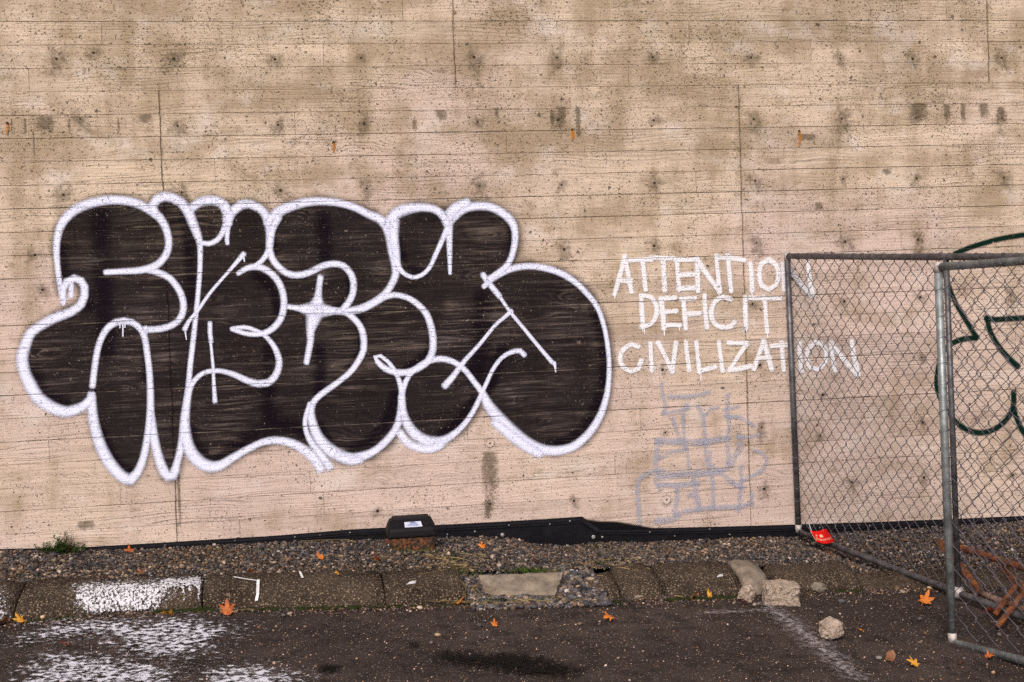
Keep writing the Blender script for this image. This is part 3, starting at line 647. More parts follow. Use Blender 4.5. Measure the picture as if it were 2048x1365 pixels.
st2 = b.math('MULTIPLY', b.math('GREATER_THAN', cb.outputs[0], .62), b.ramp(vb['Distance'], .25, .5, 1.0, 0.0))
stc = b.mix(ca.outputs[1], c4((.11, .075, .055)), c4((.30, .24, .21)))
col = b.mix(b.math('MULTIPLY', st1, .75), col, stc)
col = b.mix(b.math('MULTIPLY', st2, .55), col, b.mix(cb.outputs[1], c4((.05, .04, .04)), c4((.24, .18, .15))))
b.set(bs.inputs['Base Color'], col); bs.inputs['Roughness'].default_value = .85; bs.inputs['Specular IOR Level'].default_value = .10
h = b.math('ADD', b.math('ADD', b.math('MULTIPLY', fine, .5), b.math('MULTIPLY', st1, .6)), b.math('MULTIPLY', st2, .45))
b.set(bs.inputs['Normal'], b.bump(h, .006, 1.0))

m_kerb, b, bs = material('exposed_aggregate')
p = b.pos()
va = b.voro(p, 78); vb = b.voro(p, 165)
ca = b.n('ShaderNodeSeparateColor'); b.set(ca.inputs[0], va['Color']); cb = b.n('ShaderNodeSeparateColor'); b.set(cb.inputs[0], vb['Color'])
n1 = b.noise(p, 3.0, 5, .65); fine = b.noise(p, 220, 3, .7)
col = b.mix(b.ramp(n1, .35, .68), c4((.034, .0225, .0165)), c4((.076, .053, .038)))
col = b.mix(b.math('MULTIPLY', b.math('GREATER_THAN', ca.outputs[0], .55), b.ramp(va['Distance'], .28, .5, .8, 0.0)), col, b.mix(ca.outputs[1], c4((.11, .075, .05)), c4((.44, .32, .23))))
col = b.mix(b.math('MULTIPLY', b.math('GREATER_THAN', cb.outputs[0], .5), b.ramp(vb['Distance'], .28, .5, .7, 0.0)), col, b.mix(cb.outputs[1], c4((.04, .028, .022)), c4((.34, .25, .185))))
b.set(bs.inputs['Base Color'], col); bs.inputs['Roughness'].default_value = .88; bs.inputs['Specular IOR Level'].default_value = .08
h = b.math('ADD', b.math('MULTIPLY', fine, .4), b.math('SUBTRACT', .8, va['Distance']))
b.set(bs.inputs['Normal'], b.bump(h, .012, 1.0))

m_stone, b, bs = material('gravel_stone')
at = b.n('ShaderNodeAttribute'); at.attribute_name = 'col'
n = b.noise(b.pos(), 160, 3, .7); f = b.ramp(n, .3, .7, .72, 1.25, False)
sc = b.n('ShaderNodeVectorMath', operation='SCALE'); b.set(sc.inputs[0], at.outputs['Color']); b.set(sc.inputs['Scale'], f)
b.set(bs.inputs['Base Color'], sc.outputs[0]); bs.inputs['Roughness'].default_value = .8; bs.inputs['Specular IOR Level'].default_value = .15

m_bed = simple('gravel_bed_soil', (.045, .035, .028), .95, var=.5, scale=60)
m_slab = simple('plain_concrete', (.20, .152, .118), .9, var=.45, scale=16, bump=.012)
m_rock = simple('pale_rubble', (.38, .285, .225), .92, var=.45, scale=38, bump=.03)
m_rock2 = simple('grey_rubble', (.21, .17, .13), .92, var=.3, scale=30, bump=.010)

def flat_paint(name, col, scale, lo, hi, stretch=(1, 1), top=1.0, rough=.7, soft=.12, nk=2.0, thin=.45):
    """broken paint on rough ground: shape from attribute a, broken up by noise"""
    m, b, bs = material(name)
    at = b.n('ShaderNodeAttribute'); at.attribute_name = 'a'
    p = b.pos(); X, Y, Z = b.sep(p)
    n = b.noise(b.xyz(b.math('MULTIPLY', X, stretch[0]), b.math('MULTIPLY', Y, stretch[1]), b.math('MULTIPLY', Z, stretch[1])), scale, 5, .68)
    n2 = b.noise(p, 210, 2, .6)
    t = b.math('ADD', b.math('MULTIPLY', b.math('SUBTRACT', at.outputs['Fac'], .5), 1.1), b.math('ADD', b.math('MULTIPLY', b.math('SUBTRACT', n, .5), nk), b.math('MULTIPLY', b.math('SUBTRACT', n2, .5), .9)))
    al = b.math('MULTIPLY', b.math('MAXIMUM', b.ramp(t, lo, hi, 0.0, top), b.ramp(t, lo - thin, lo + .05, 0.0, .30 * top)), b.ramp(at.outputs['Fac'], 0.02, soft))
    b.set(bs.inputs['Base Color'], c4(col)); bs.inputs['Roughness'].default_value = rough; b.set(bs.inputs['Alpha'], al); bs.inputs['Specular IOR Level'].default_value = .12
    b.set(bs.inputs['Normal'], b.bump(b.noise(p, 180, 3, .7), .006, 1.0))
    return m
m_splash = flat_paint('white_splash', (.74, .70, .78), 31, .60, .70, (.9, 1.1), nk=4.8)
m_chalk = flat_paint('worn_white_line', (.50, .43, .44), 34, .25, .85, (1, 1), .60, nk=4.5)
m_wet = flat_paint('dark_wet_stain', (.0045, .0035, .003), 34, -.12, .40, (1, 1), .95, .85, .25, nk=4.6)

# asphalt: a fine sheet near the camera, a coarse one out to the horizon (one mesh)
xs_ = np.concatenate([[-150, -60, -20, -8], np.linspace(-3.5, 6.5, 81), [10, 25, 70, 150]])
ys_ = np.concatenate([[-220, -90, -35, -14], np.linspace(-5.6, 0.2, 60), [3]])
gx, gy = np.meshgrid(xs_, ys_)
zz = GA * gx + GB * gy
fine_ = (gx > -3.6) & (gx < 6.6) & (gy > -5.7)
for i in range(gx.shape[0]):
    for j in range(gx.shape[1]):
        if gy[i, j] > -1.30: zz[i, j] -= .22
        if fine_[i, j]: zz[i, j] += .006 * mnoise.noise((gx[i, j] * 1.1, gy[i, j] * 1.1, 0)) - .004
idx = np.arange(gx.size).reshape(gx.shape)
Q = np.stack([idx[:-1, :-1], idx[:-1, 1:], idx[1:, 1:], idx[1:, :-1]], -1).reshape(-1, 4)
asph = mesh_of('ground', np.c_[gx.ravel(), gy.ravel(), zz.ravel()], Q.astype(np.int32), m_asph, smooth=True); asph['kind'] = 'structure'
asph['label'] = 'dark worn asphalt in front of the kerb'

def ground_patch(name, poly_px, step, soft, mat, parent, lift=.010, seed=0, label=None):
    P = [on_ground(q)[:2] for q in poly_px]
    q, F, a, _ = poly_field(P, step, soft)
    zl = GA * q[:, 0] + GB * q[:, 1] + lift
    o = mesh_of(name, np.c_[q, zl], F.astype(np.int32), mat, parent, attrs={'a': a})
    if label: o['label'] = label
    return o
ground_patch('paint_splash', [(70, 1252), (160, 1240), (300, 1236), (390, 1237), (470, 1250), (490, 1272), (440, 1290), (420, 1315), (340, 1330), (260, 1318), (180, 1280), (90, 1290), (20, 1296)], .03, .16, m_splash, asph, label='splashed white paint in streaks below the kerb')
ground_patch('paint_splash', [(-10, 1400), (30, 1345), (80, 1312), (200, 1310), (300, 1325), (360, 1345), (350, 1400)], .03, .14, m_splash, asph, .012, label='broken white paint at the bottom left')
ground_patch('paint_splash', [(400, 1340), (520, 1330), (640, 1355), (520, 1390), (400, 1390)], .03, .10, m_splash, asph, .011)
ground_patch('worn_line', [(1520, 1212), (1550, 1212), (1600, 1245), (1660, 1290), (1740, 1365), (1700, 1365), (1620, 1300), (1570, 1258)], .02, .06, m_chalk, asph, label='worn white bay line running from the pale rock')
ground_patch('worn_line', [(1395, 1227), (1470, 1224), (1535, 1220), (1535, 1226), (1470, 1229), (1400, 1231)], .015, .03, m_chalk, asph, .009)
ground_patch('wet_stain', [(876, 1316), (900, 1308), (960, 1313), (1040, 1309), (1090, 1322), (1140, 1335), (1155, 1345), (1130, 1354), (1060, 1350), (990, 1340), (930, 1331), (890, 1326)], .02, .07, m_wet, asph, .009, label='dark damp stain on the asphalt')
ground_patch('wet_stain', [(640, 1340), (660, 1332), (676, 1335), (670, 1346), (645, 1348)], .015, .03, m_wet, asph, .009)
ground_patch('wet_stain', [(816, 1292), (826, 1288), (840, 1290), (832, 1295), (820, 1295)], .012, .02, m_wet, asph, .0095)

# ------------------------------------------------------------------ kerb of exposed-aggregate stones
KF, KB, KH = -1.55, -1.17, .105
KLINE = [(-120, 1262), (0, 1247), (200, 1229), (300, 1223), (420, 1217), (600, 1216), (770, 1212), (940, 1207), (1180, 1201), (1330, 1198), (1500, 1192), (1750, 1178), (1900, 1176), (2100, 1172)]
kl = np.array([on_ground(q) for q in KLINE])
def kf(x): return np.interp(x, kl[:, 0], kl[:, 1])
def gx_at(px, py, dz=.06): return float(on_ground((px, py), dz)[0])
kb_v = [(-4, KF + .16, gz(-4, KF) - .27), (7.6, KF + .16, gz(7.6, KF) - .27), (7.6, KB, gz(7.6, KB) - .27), (-4, KB, gz(-4, KB) - .27)]
kb_t = [(x, y, z + .26) for x, y, z in kb_v]
kerb = mesh_of('kerb', kb_v + kb_t, [(3, 2, 1, 0), (4, 5, 6, 7), (0, 1, 5, 4), (1, 2, 6, 5), (2, 3, 7, 6), (3, 0, 4, 7)], m_bed); kerb['kind'] = 'structure'
kerb['label'] = 'low kerb of exposed-aggregate stones between gravel and asphalt'
def kerb_stone(x0, x1, seed, h=KH, dyf=0.0, yb=KB, mat=None, rough=.010, sag=0.0, label=None):
    n = max(4, int((x1 - x0) / .045)); V, F = [], []
    for i in range(n + 1):
        t = i / n; x = x0 + (x1 - x0) * t
        e = .008 if i in (0, n) else 0
        y0_ = kf(x) + dyf; d_ = yb - y0_
        prof = [(y0_ + .012, -.05), (y0_, .008), (y0_ + .10 * d_, h * .50), (y0_ + .27 * d_, h * .84), (y0_ + .48 * d_, h), (yb - .03, h + .012), (yb, h - .02), (yb, -.05)]
        for j, (y, z) in enumerate(prof):
            yy = y + (e if j < 5 else -e); zz_ = z - (e if 0 < j < 7 else 0) - sag * t
            nz_ = mnoise.noise((x * 6, y * 6 + seed, z * 6)); n2 = mnoise.noise((x * 19, y * 19 + seed, z * 19 + 3))
            V.append((x + .010 * mnoise.noise((z * 9, y * 9, seed)), yy + rough * nz_ + rough * .9 * n2, gz(x, y) + zz_ + rough * .9 * nz_ + rough * .9 * n2))
    k = 8
    for i in range(n):
        for j in range(k - 1): F.append((i * k + j, (i + 1) * k + j, (i + 1) * k + j + 1, i * k + j + 1))
    F.append(tuple(reversed(range(k)))) if False else F.append(tuple(range(k)))
    F.append(tuple(reversed(range(n * k, (n + 1) * k))))
    o = mesh_of('kerb_stone', V, F, mat or m_kerb, kerb, smooth=True)
    if label: o['label'] = label
    return o
kj = [gx_at(x, 1190) for x in (48, 225, 405, 770, 938)]
xs0 = -3.6
for i, (a, c) in enumerate(zip([xs0, -2.3] + kj[:-1], [-2.3] + kj)):
    kerb_stone(a + .0045, c - .0045, i + 1)
X1180, X1245, X1330, X1500, X1560, X1590, X1755, X1900 = [gx_at(x, 1175) for x in (1183, 1247, 1332, 1498, 1556, 1578, 1756, 1905)]
kerb_stone(X1180, X1245 - .004, 21, h=.060, dyf=.05, rough=.022, label='broken low kerb stone beside the gravel gap')
kerb_stone(X1245 + .004, X1330 - .006, 22, h=.095, rough=.014)
kerb_stone(X1330 + .006, X1500 - .006, 23)
kerb_stone(X1500 + .008, X1560 - .004, 24, h=.108, dyf=.03, mat=m_slab, rough=.007, label='smooth grey kerb piece behind the pale rocks')
kerb_stone(X1590, X1755 - .006, 25, h=.075, rough=.014)
kerb_stone(X1755 + .006, X1900, 26, h=.014, rough=.010)
kerb_stone(X1900 + .010, X1900 + 1.6, 27, h=.014, rough=.012); kerb_stone(X1900 + 1.62, 7.3, 28, h=.024)

# white paint thrown over two kerb stones
def kerb_patch(poly_px, seed, label=None, soft=.05, step=.02):
    P = [on_ground(q, .07) for q in poly_px]
    U = []
    for q in poly_px:                       # (x, v): v runs up the kerb's profile
        a = on_ground(q, .0); yb_ = np.interp(q[1], [1160, 1222], [1.0, 0.0]); U.append((float(on_ground(q, .05)[0]), yb_ * .33))
    q, F, a, _ = poly_field(U, step, soft)
    y0_ = kf(q[:, 0]); d_ = KB - y0_; v_ = np.clip(q[:, 1], 0, .33) / .33
    fr = np.interp(v_, [0, .12, .35, .6, .85, 1], [-.02, .0, .10, .27, .48, .8]); hh = np.interp(v_, [0, .12, .35, .6, .85, 1], [.0, .012, KH * .52, KH * .86, KH * 1.02, KH + .010])
    yy = y0_ + fr * d_
    V = np.c_[q[:, 0], yy - .012, GA * q[:, 0] + GB * yy + hh + .010]
    o = mesh_of('paint_splash', V, F.astype(np.int32), m_ksplash, kerb, attrs={'a': a})
    if label: o['label'] = label
m_ksplash = flat_paint('white_kerb_splash', (.76, .71, .76), 75, .46, .56, (1.0, .8), nk=4.4)
kerb_patch([(165, 1166), (240, 1164), (330, 1166), (405, 1160), (408, 1175), (350, 1185), (330, 1205), (300, 1222), (180, 1222), (150, 1210), (160, 1185)], 1, 'white paint splashed across the joint of two kerb stones')
kerb_patch([(-20, 1165), (30, 1168), (36, 1180), (22, 1210), (5, 1222), (-20, 1222)], 2)

def kerb_line(px, wd):
    pts = [on_ground(q, .085) for q in px]
    V, F = [], []
    for i, q in enumerate(pts):
        y0_ = kf(q[0]); d_ = KB - y0_; yy = float(np.clip(q[1], y0_ + .01, KB)); hh = np.interp((yy - y0_) / d_, [0, .10, .27, .48, .9], [.012, KH * .52, KH * .86, KH * 1.02, KH + .012]) + .012
        V += [(q[0] - wd, yy - .006, gz(q[0], yy) + hh), (q[0] + wd, yy - .006, gz(q[0], yy) + hh + .001)]
    for i in range(len(pts) - 1): F.append((2 * i, 2 * i + 1, 2 * i + 3, 2 * i + 2))
    mesh_of('paint_drip', V, F, m_drip, kerb)
m_drip = simple('white_drip', (.66, .62, .62), .7, var=.3, scale=90)
kerb_line([(468, 1167), (490, 1170), (515, 1172)], .006); kerb_line([(517, 1171), (515, 1182), (511, 1196)], .008); kerb_line([(600, 1158), (606, 1168)], .006)
kerb_patch([(326, 1166), (345, 1162), (372, 1165), (404, 1160), (409, 1172), (402, 1190), (397, 1210), (393, 1211), (396, 1186), (388, 1180), (383, 1200), (379, 1202), (379, 1182), (372, 1180), (370, 1207), (366, 1208), (365, 1184), (358, 1182), (354, 1195), (350, 1195), (350, 1180), (335, 1178)], 3, soft=.010, step=.006)

# ------------------------------------------------------------------ gravel strip
GW = [(-60, 1106), (0, 1103), (150, 1104), (300, 1100), (560, 1087), (770, 1081), (960, 1076), (1020, 1079), (1070, 1091), (1120, 1094), (1200, 1087), (1300, 1086), (1500, 1078), (1590, 1076), (1700, 1067), (1880, 1056), (2048, 1044), (2200, 1034)]
gwp = np.array([on_wall(q, -.03) for q in GW])
def gravel_z(x, y):
    zw = np.interp(x, gwp[:, 0], gwp[:, 2]); zk = GA * x + GB * KB + np.interp(x, [X1500, X1590 + .1, X1755, X1900], [KH - .012, .070, .018, .008])
    t = np.clip((-np.asarray(y) - .03) / (-KB - .03), 0, 1); t = t * t * (3 - 2 * t) * .5 + t * .5
    d_ = (np.asarray(x) - 3.42) * .988 - (-np.asarray(y)) * .156
    return zw * (1 - t) + zk * t - .035 * np.exp(-(d_ / .14) ** 2) * np.clip(-np.asarray(y) * 4, 0, 1)
nx, ny = 110, 16
gx, gy = np.meshgrid(np.linspace(-3.6, 7.2, nx), np.linspace(KB + .02, -.0025, ny))
gzv = gravel_z(gx, gy) - .012
idx = np.arange(nx * ny).reshape(ny, nx); Q = np.stack([idx[:-1, :-1], idx[:-1, 1:], idx[1:, 1:], idx[1:, :-1]], -1).reshape(-1, 4)
bed = mesh_of('gravel_bed', np.c_[gx.ravel(), gy.ravel(), gzv.ravel()], Q.astype(np.int32), m_bed, smooth=True); bed['kind'] = 'structure'

def ico():
    bm = bmesh.new(); bmesh.ops.create_icosphere(bm, subdivisions=1, radius=1)
    V = np.array([v.co[:] for v in bm.verts]); F = np.array([[v.index for v in f.verts] for f in bm.faces]); bm.free(); return V, F
ICV, ICF = ico()
PAL = np.array([(.040, .038, .044), (.065, .060, .064), (.105, .095, .095), (.024, .021, .024), (.155, .125, .105), (.23, .17, .115), (.085, .058, .042), (.29, .235, .205), (.16, .095, .060), (.055, .060, .064), (.40, .34, .30)])
PW = np.array([.17, .17, .14, .13, .10, .07, .09, .04, .04, .03, .02])
def stones(name, pos, rad, mat, tint=(1, 1, 1), flat=.62, parent=None, sink=.25):
    n = len(pos)
    R3 = RNG.normal(size=(n, 4)); R3 /= np.linalg.norm(R3, axis=1)[:, None]
    w_, x, y, z = R3.T
    # mostly lying flat: yaw plus a modest tilt
    yaw = RNG.uniform(0, 2 * np.pi, n); tilt = RNG.normal(0, .35, n); ta = RNG.uniform(0, 2 * np.pi, n)
    jit = 1 + RNG.normal(0, .16, (n, len(ICV), 1))
    V = ICV[None] * jit * (rad[:, None, None] * np.stack([RNG.uniform(.85, 1.35, n), RNG.uniform(.7, 1.0, n), RNG.uniform(flat - .12, flat + .25, n)], -1)[:, None, :])
    cy, sy = np.cos(yaw)[:, None], np.sin(yaw)[:, None]
    vx = V[..., 0] * cy - V[..., 1] * sy; vy = V[..., 0] * sy + V[..., 1] * cy; vz = V[..., 2]
    ct, st = np.cos(tilt)[:, None], np.sin(tilt)[:, None]
    vy2 = vy * ct - vz * st; vz2 = vy * st + vz * ct
    V = np.stack([vx, vy2, vz2], -1) + pos[:, None, :]
    V[..., 2] += rad[:, None] * (flat - sink)
    dr = np.array([mnoise.noise((x_ * 1.7, y_ * 2.6, .5)) for x_, y_ in pos[:, :2]]) if name == 'gravel' else np.zeros(n)
    c = PAL[RNG.choice(len(PAL), n, p=PW / PW.sum())] * RNG.uniform(.7, 1.3, (n, 1)) * np.array(tint) * (1 + dr[:, None] * np.array([.10, .02, -.12]))
    cols = np.repeat(c, len(ICV), 0)
    F = (ICF[None] + (np.arange(n) * len(ICV))[:, None, None]).reshape(-1, 3)
    return mesh_of(name, V.reshape(-1, 3), F.astype(np.int32), mat, parent, cols=cols)
N = 82000
sx = RNG.uniform(-3.2, 6.6, N); sy = RNG.uniform(KB - .04, -.015, N)
rad = np.clip(RNG.lognormal(math.log(.0063), .40, N), .0035, .019)
spos = np.c_[sx, sy, gravel_z(sx, sy) + RNG.uniform(-.008, .006, N)]
gs = stones('gravel', spos, rad, m_stone, (1.0, .88, .79)); gs['kind'] = 'stuff'; gs['label'] = 'loose grey and tan gravel between wall and kerb'
# the gap in the kerb is filled with spilled gravel
N = 4200
gx0, gx1 = gx_at(936, 1180), gx_at(1196, 1180)
sx = RNG.uniform(gx0, gx1 + .05, N); sy = RNG.uniform(KF - .10, KB + .03, N)
t = (sy - KF) / (KB - KF)
spos = np.c_[sx, sy, GA * sx + GB * sy + np.clip(t, 0, 1) * np.where(sx < gx_at(1116, 1180), .055, .085) + RNG.uniform(-.004, .006, N)]
sp = stones('spilled_gravel', spos, np.clip(RNG.lognormal(math.log(.0105), .35, N), .005, .024), m_stone, (1.15, 1.1, 1.12)); sp['kind'] = 'stuff'
# grit and pebbles on the asphalt, denser along the kerb foot
N = 27000
sx = RNG.uniform(-2.6, 5.0, N); sy = kf(sx) - .03 - np.abs(RNG.uniform(0, 1, N)) ** 1.0 * 1.9
near = RNG.uniform(0, 1, N) < .22; sy[near] = kf(sx[near]) - .005 - np.abs(RNG.normal(0, .05, near.sum()))
rad = np.clip(RNG.lognormal(math.log(.0023), .48, N), .0015, .016); rad[near] *= 1.5
spos = np.c_[sx, sy, GA * sx + GB * sy - .003]
gr = stones('grit', spos, rad, m_stone, (1.55, 1.25, 1.15)); gr['kind'] = 'stuff'; gr['label'] = 'fine grit and pebbles scattered on the asphalt'
N = 5200
sx = RNG.uniform(-2.4, 4.4, N); sy = kf(sx) - np.abs(RNG.normal(0, .035, N))
dirt = stones('gutter_dirt', np.c_[sx, sy, GA * sx + GB * sy - .002], RNG.uniform(.0025, .008, N), m_stone, (.55, .42, .32)); dirt['kind'] = 'stuff'
# larger pebbles at places where the photograph shows them
PEB = [(1262, 1196), (1272, 1197), (1285, 1200), (1296, 1197), (1258, 1202), (1330, 1198), (1500, 1206), (1510, 1211), (1530, 1222), (1640, 1229), (1683, 1205), (1642, 1227), (840, 1218), (566, 1233), (1195, 1262), (1160, 1251), (960, 1252), (875, 1273), (1806, 1186), (1790, 1172), (1795, 1180), (1780, 1182), (1815, 1176), (1850, 1182), (1860, 1178), (60, 1235), (105, 1228), (85, 1238), (120, 1232), (355, 1222), (230, 1220), (215, 1226), (160, 1232), (1840, 1240), (1850, 1268), (1758, 1318), (1690, 1315)]
pp = np.array([on_ground(q) for q in PEB]); pr = RNG.uniform(.010, .019, len(PEB))
pb = stones('pebbles', pp, pr, m_stone, (1.9, 1.75, 1.6)); pb['kind'] = 'stuff'

def foot(p_):
    k_ = float(kf(p_[0]))
    if p_[1] > k_ - .012: p_ = np.array([p_[0], k_ - .012 - random.random() * .035, 0]); p_[2] = gz(p_[0], p_[1])
    return p_
def on_gravel(q):
    p_ = on_ground(q, .1)
    for _ in range(6): p_ = on_ground(q, float(gravel_z(p_[0], p_[1])) - gz(p_[0], p_[1]) + .012)
    return p_

# ------------------------------------------------------------------ black flashing along the foot of the wall
m_flash = simple('black_membrane', (.007, .006, .008), .5, var=.4, scale=12, bump=.006)
m_bar = simple('black_bar', (.013, .012, .016), .32, .1, var=.3, scale=20, spec=.4)
m_zinc = simple('pale_washer', (.36, .33, .31), .5, .4)
flash = empty('wall_flashing', (1.0, -.02, 0), 'black waterproof membrane strip with pinned bars along the wall foot', 'flashing')
def wall_strip(name, top, bot, y0, y1, mat, n=3):
    """thick strip on the wall between two picture lines of equal length"""
    V, F = [], []
    for (a, c) in zip(top, bot):
        A_, C_ = on_wall(a, y0), on_wall(c, y0)
        V += [(A_[0], y0, A_[2]), (C_[0], y0, C_[2]), (A_[0], y1, A_[2]), (C_[0], y1, C_[2])]
    for i in range(len(top) - 1):
        o = 4 * i; q = o + 4
        F += [(o, o + 1, q + 1, q), (o + 2, q + 2, q + 3, o + 3), (o, q, q + 2, o + 2), (o + 1, o + 3, q + 3, q + 1)]
    F += [(0, 2, 3, 1), (4 * len(top) - 4, 4 * len(top) - 3, 4 * len(top) - 1, 4 * len(top) - 2)]
    return attach(mesh_of(name, V, F, mat), flash)
def dn(L, d): return [(x, y + d) for x, y in L]
T1 = [(-300, 1104), (0, 1099), (164, 1095.5), (328, 1086), (560, 1071.5), (700, 1060), (790, 1055)]
T2 = [(790, 1055), (876, 1051), (1000, 1044.5), (1100, 1038.5), (1165, 1034)]
T3 = [(1198, 1058), (1300, 1057.5), (1450, 1054), (1590, 1050), (1750, 1045), (1880, 1040), (2048, 1032.5), (2300, 1022)]
wall_strip('membrane', T1, dn(T1, 70), -.014, -.004, m_flash)
wall_strip('membrane', T2, dn(T2, 90), -.018, -.004, m_flash)
wall_strip('membrane', [(1165, 1034), (1198, 1058)], [(1165, 1124), (1198, 1124)], -.016, -.004, m_flash)
wall_strip('membrane', T3, dn(T3, 90), -.015, -.004, m_flash)
for L, y in ((T1, -.026), (T2, -.030), (T3, -.027)):
    wall_strip('termination_bar', dn(L, 3), dn(L, 7.5), y, y + .012, m_bar)
    wall_strip('termination_lip', dn(L, 9), dn(L, 11.5), y + .003, y + .012, m_bar)
wall_strip('termination_bar', [(1163, 1036), (1199, 1059)], [(1160, 1042), (1196, 1066)], -.033, -.019, m_bar)
# dimpled drainage sheet showing in the hollow
dm_ = wall_strip('drainage_sheet', [(1040, 1062), (1100, 1058), (1160, 1056), (1190, 1066)], [(1040, 1110), (1100, 1115), (1160, 1115), (1190, 1112)], -.026, -.0185, m_flash)
V, F = [], []
for j in range(4):
    for i in range(18):
        x, _, z = on_wall((1068 + i * 6.5, 1078 + j * 5.0 - i * .1), -.026); o = len(V)
        for k in range(6): V.append((x + math.cos(k * 1.047) * .006, -.026, z + math.sin(k * 1.047) * .006))
        for k in range(6): V.append((x + math.cos(k * 1.047) * .0035, -.032, z + math.sin(k * 1.047) * .0035))
        F += [(o + k, o + (k + 1) % 6, o + 6 + (k + 1) % 6, o + 6 + k) for k in range(6)] + [tuple(range(o + 6, o + 12))]
dmp = mesh_of('dimples', V, F, m_flash); attach(dmp, flash); dmp['kind'] = 'stuff'
for i, (px, py, r_) in enumerate([(1005, 1070.5, .012), (1187, 1074.5, .013), (1521, 1077.5, .013), (1400, 1081.5, .009), (1460, 1070, .005), (1300, 1065, .005), (1140, 1043, .006), (1018, 1051, .005), (950, 1064, .006), (895, 1070, .005), (1100, 1049, .005), (1205, 1075, .007), (1350, 1073, .004), (700, 1066, .005), (640, 1071, .004), (590, 1075, .005), (470, 1082, .004), (330, 1091, .004), (1420, 1059, .004), (1640, 1056, .005), (1740, 1052, .005)]):
    x, _, z = on_wall((px, py), -.034); V, F = [], []; n = 10
    for rr_, yy in ((r_, -.018), (r_, -.034), (r_ * .45, -.037), (r_ * .38, -.032)):
        for k in range(n): V.append((x + math.cos(k * .6283) * rr_, yy, z + math.sin(k * .6283) * rr_))
    for j in range(3):
        for k in range(n): F.append((j * n + k, j * n + (k + 1) % n, (j + 1) * n + (k + 1) % n, (j + 1) * n + k))
    F.append(tuple(range(3 * n, 4 * n)))
    attach(mesh_of('fixing_washer', V, F, m_zinc), flash)

# ------------------------------------------------------------------ bait box
m_lid = simple('black_plastic_lid', (.0075, .0055, .0068), .62, var=.35, scale=25)
m_rustbox, b, bs = material('mud_stained_box')
p = b.pos(); n = b.noise(p, 45, 5, .7); X, Y, Z = b.sep(p)
b.set(bs.inputs['Base Color'], b.mix(b.ramp(n, .44, .62), c4((.014, .008, .006)), c4((.20, .062, .014)))); bs.inputs['Roughness'].default_value = .8
m_label, b, bs = material('paper_label')
p = b.pos(); X, Y, Z = b.sep(p)
lines = b.noise(b.xyz(b.math('MULTIPLY', X, 260.0), 0.0, b.math('MULTIPLY', Z, 420.0)), 1.0, 2, .7)
b.set(bs.inputs['Base Color'], b.mix(b.math('MULTIPLY', b.ramp(lines, .48, .56), .75), c4((.72, .72, .80)), c4((.20, .22, .42)))); bs.inputs['Roughness'].default_value = .4
pbx = on_gravel((826, 1099)); bxx, YB, bzz = float(pbx[0]), float(pbx[1]) + .085, float(pbx[2]) - .012
box = empty('bait_box', (bxx, YB, bzz), 'black plastic pest bait box with rusty brown base and white label', 'bait box')
def ring(w_, d_, h_, yo=0.0, r_=.02, n=4, xo=0.0):
    R = []
    for cx, cy, a0 in ((1, -1, -90), (1, 1, 0), (-1, 1, 90), (-1, -1, 180)):
        for k in range(n + 1):
            an = math.radians(a0 + 90 * k / n)
            R.append((xo + cx * (w_ / 2 - r_) + r_ * math.cos(an), yo + cy * (d_ / 2 - r_) + r_ * math.sin(an), h_))
    return R
def loft(name, rings, mat, parent, smooth=False):
    n = len(rings[0]); V = [v for R in rings for v in R]; F = []
    for i in range(len(rings) - 1):
        for k in range(n): F.append((i * n + k, i * n + (k + 1) % n, (i + 1) * n + (k + 1) % n, (i + 1) * n + k))
    F += [tuple(reversed(range(n))), tuple(range((len(rings) - 1) * n, len(rings) * n))]
    return mesh_of(name, V, F, mat, parent, smooth)
loft('box_base', [ring(.275, .165, -.03), ring(.275, .165, .0), ring(.292, .18, .088)], m_rustbox, box)
lid = loft('lid', [ring(.296, .184, .086), ring(.318, .202, .094), ring(.318, .202, .104, 0, .024), ring(.310, .196, .128, 0, .026), ring(.302, .188, .146, .004, .028), ring(.272, .118, .180, .038, .024), ring(.262, .108, .186, .040, .022)], m_lid, box)
loft('lid_ridge', [ring(.240, .085, .1855, .046, .012), ring(.230, .072, .200, .048, .012)], m_lid, lid)
for sx_ in (-1, 1):
    loft('lid_boss', [ring(.048, .03, .148, -.055, .008, 3, sx_ * .098), ring(.040, .022, .166, -.045, .008, 3, sx_ * .098)], m_lid, lid)
# the label lies on the sloping front of the lid
V = []
for (u, v_) in ((-.055, 0), (.055, 0), (.05, 1), (-.055, 1)):
    yy = -.082 + v_ * .048; zz_ = .1465 + (yy + .090) * (.180 - .146) / .069 + .0025
    V.append((u + .01, yy, zz_))
lab = mesh_of('label', V + [(x, y + .0005, z - .002) for x, y, z in V], [(0, 1, 2, 3), (0, 4, 5, 1), (1, 5, 6, 2), (2, 6, 7, 3), (3, 7, 4, 0)], m_label, lid)

m_ink = simple('blue_ink', (.16, .18, .40), .5, var=.2)
for (u0, u1, v0_, v1_) in ((-.012, .030, .72, .86), (-.020, .036, .52, .60), (-.030, .044, .36, .43), (-.026, .040, .20, .26), (-.004, .020, .88, .95)):
    V = []
    for u, v_ in ((u0, v0_), (u1, v0_), (u1, v1_), (u0, v1_)):
        yy = -.082 + v_ * .048; V.append((u, yy - .0006, .1465 + (yy + .090) * (.180 - .146) / .069 + .0036))
    mesh_of('print_line', V, [(0, 1, 2, 3)], m_ink, lid)

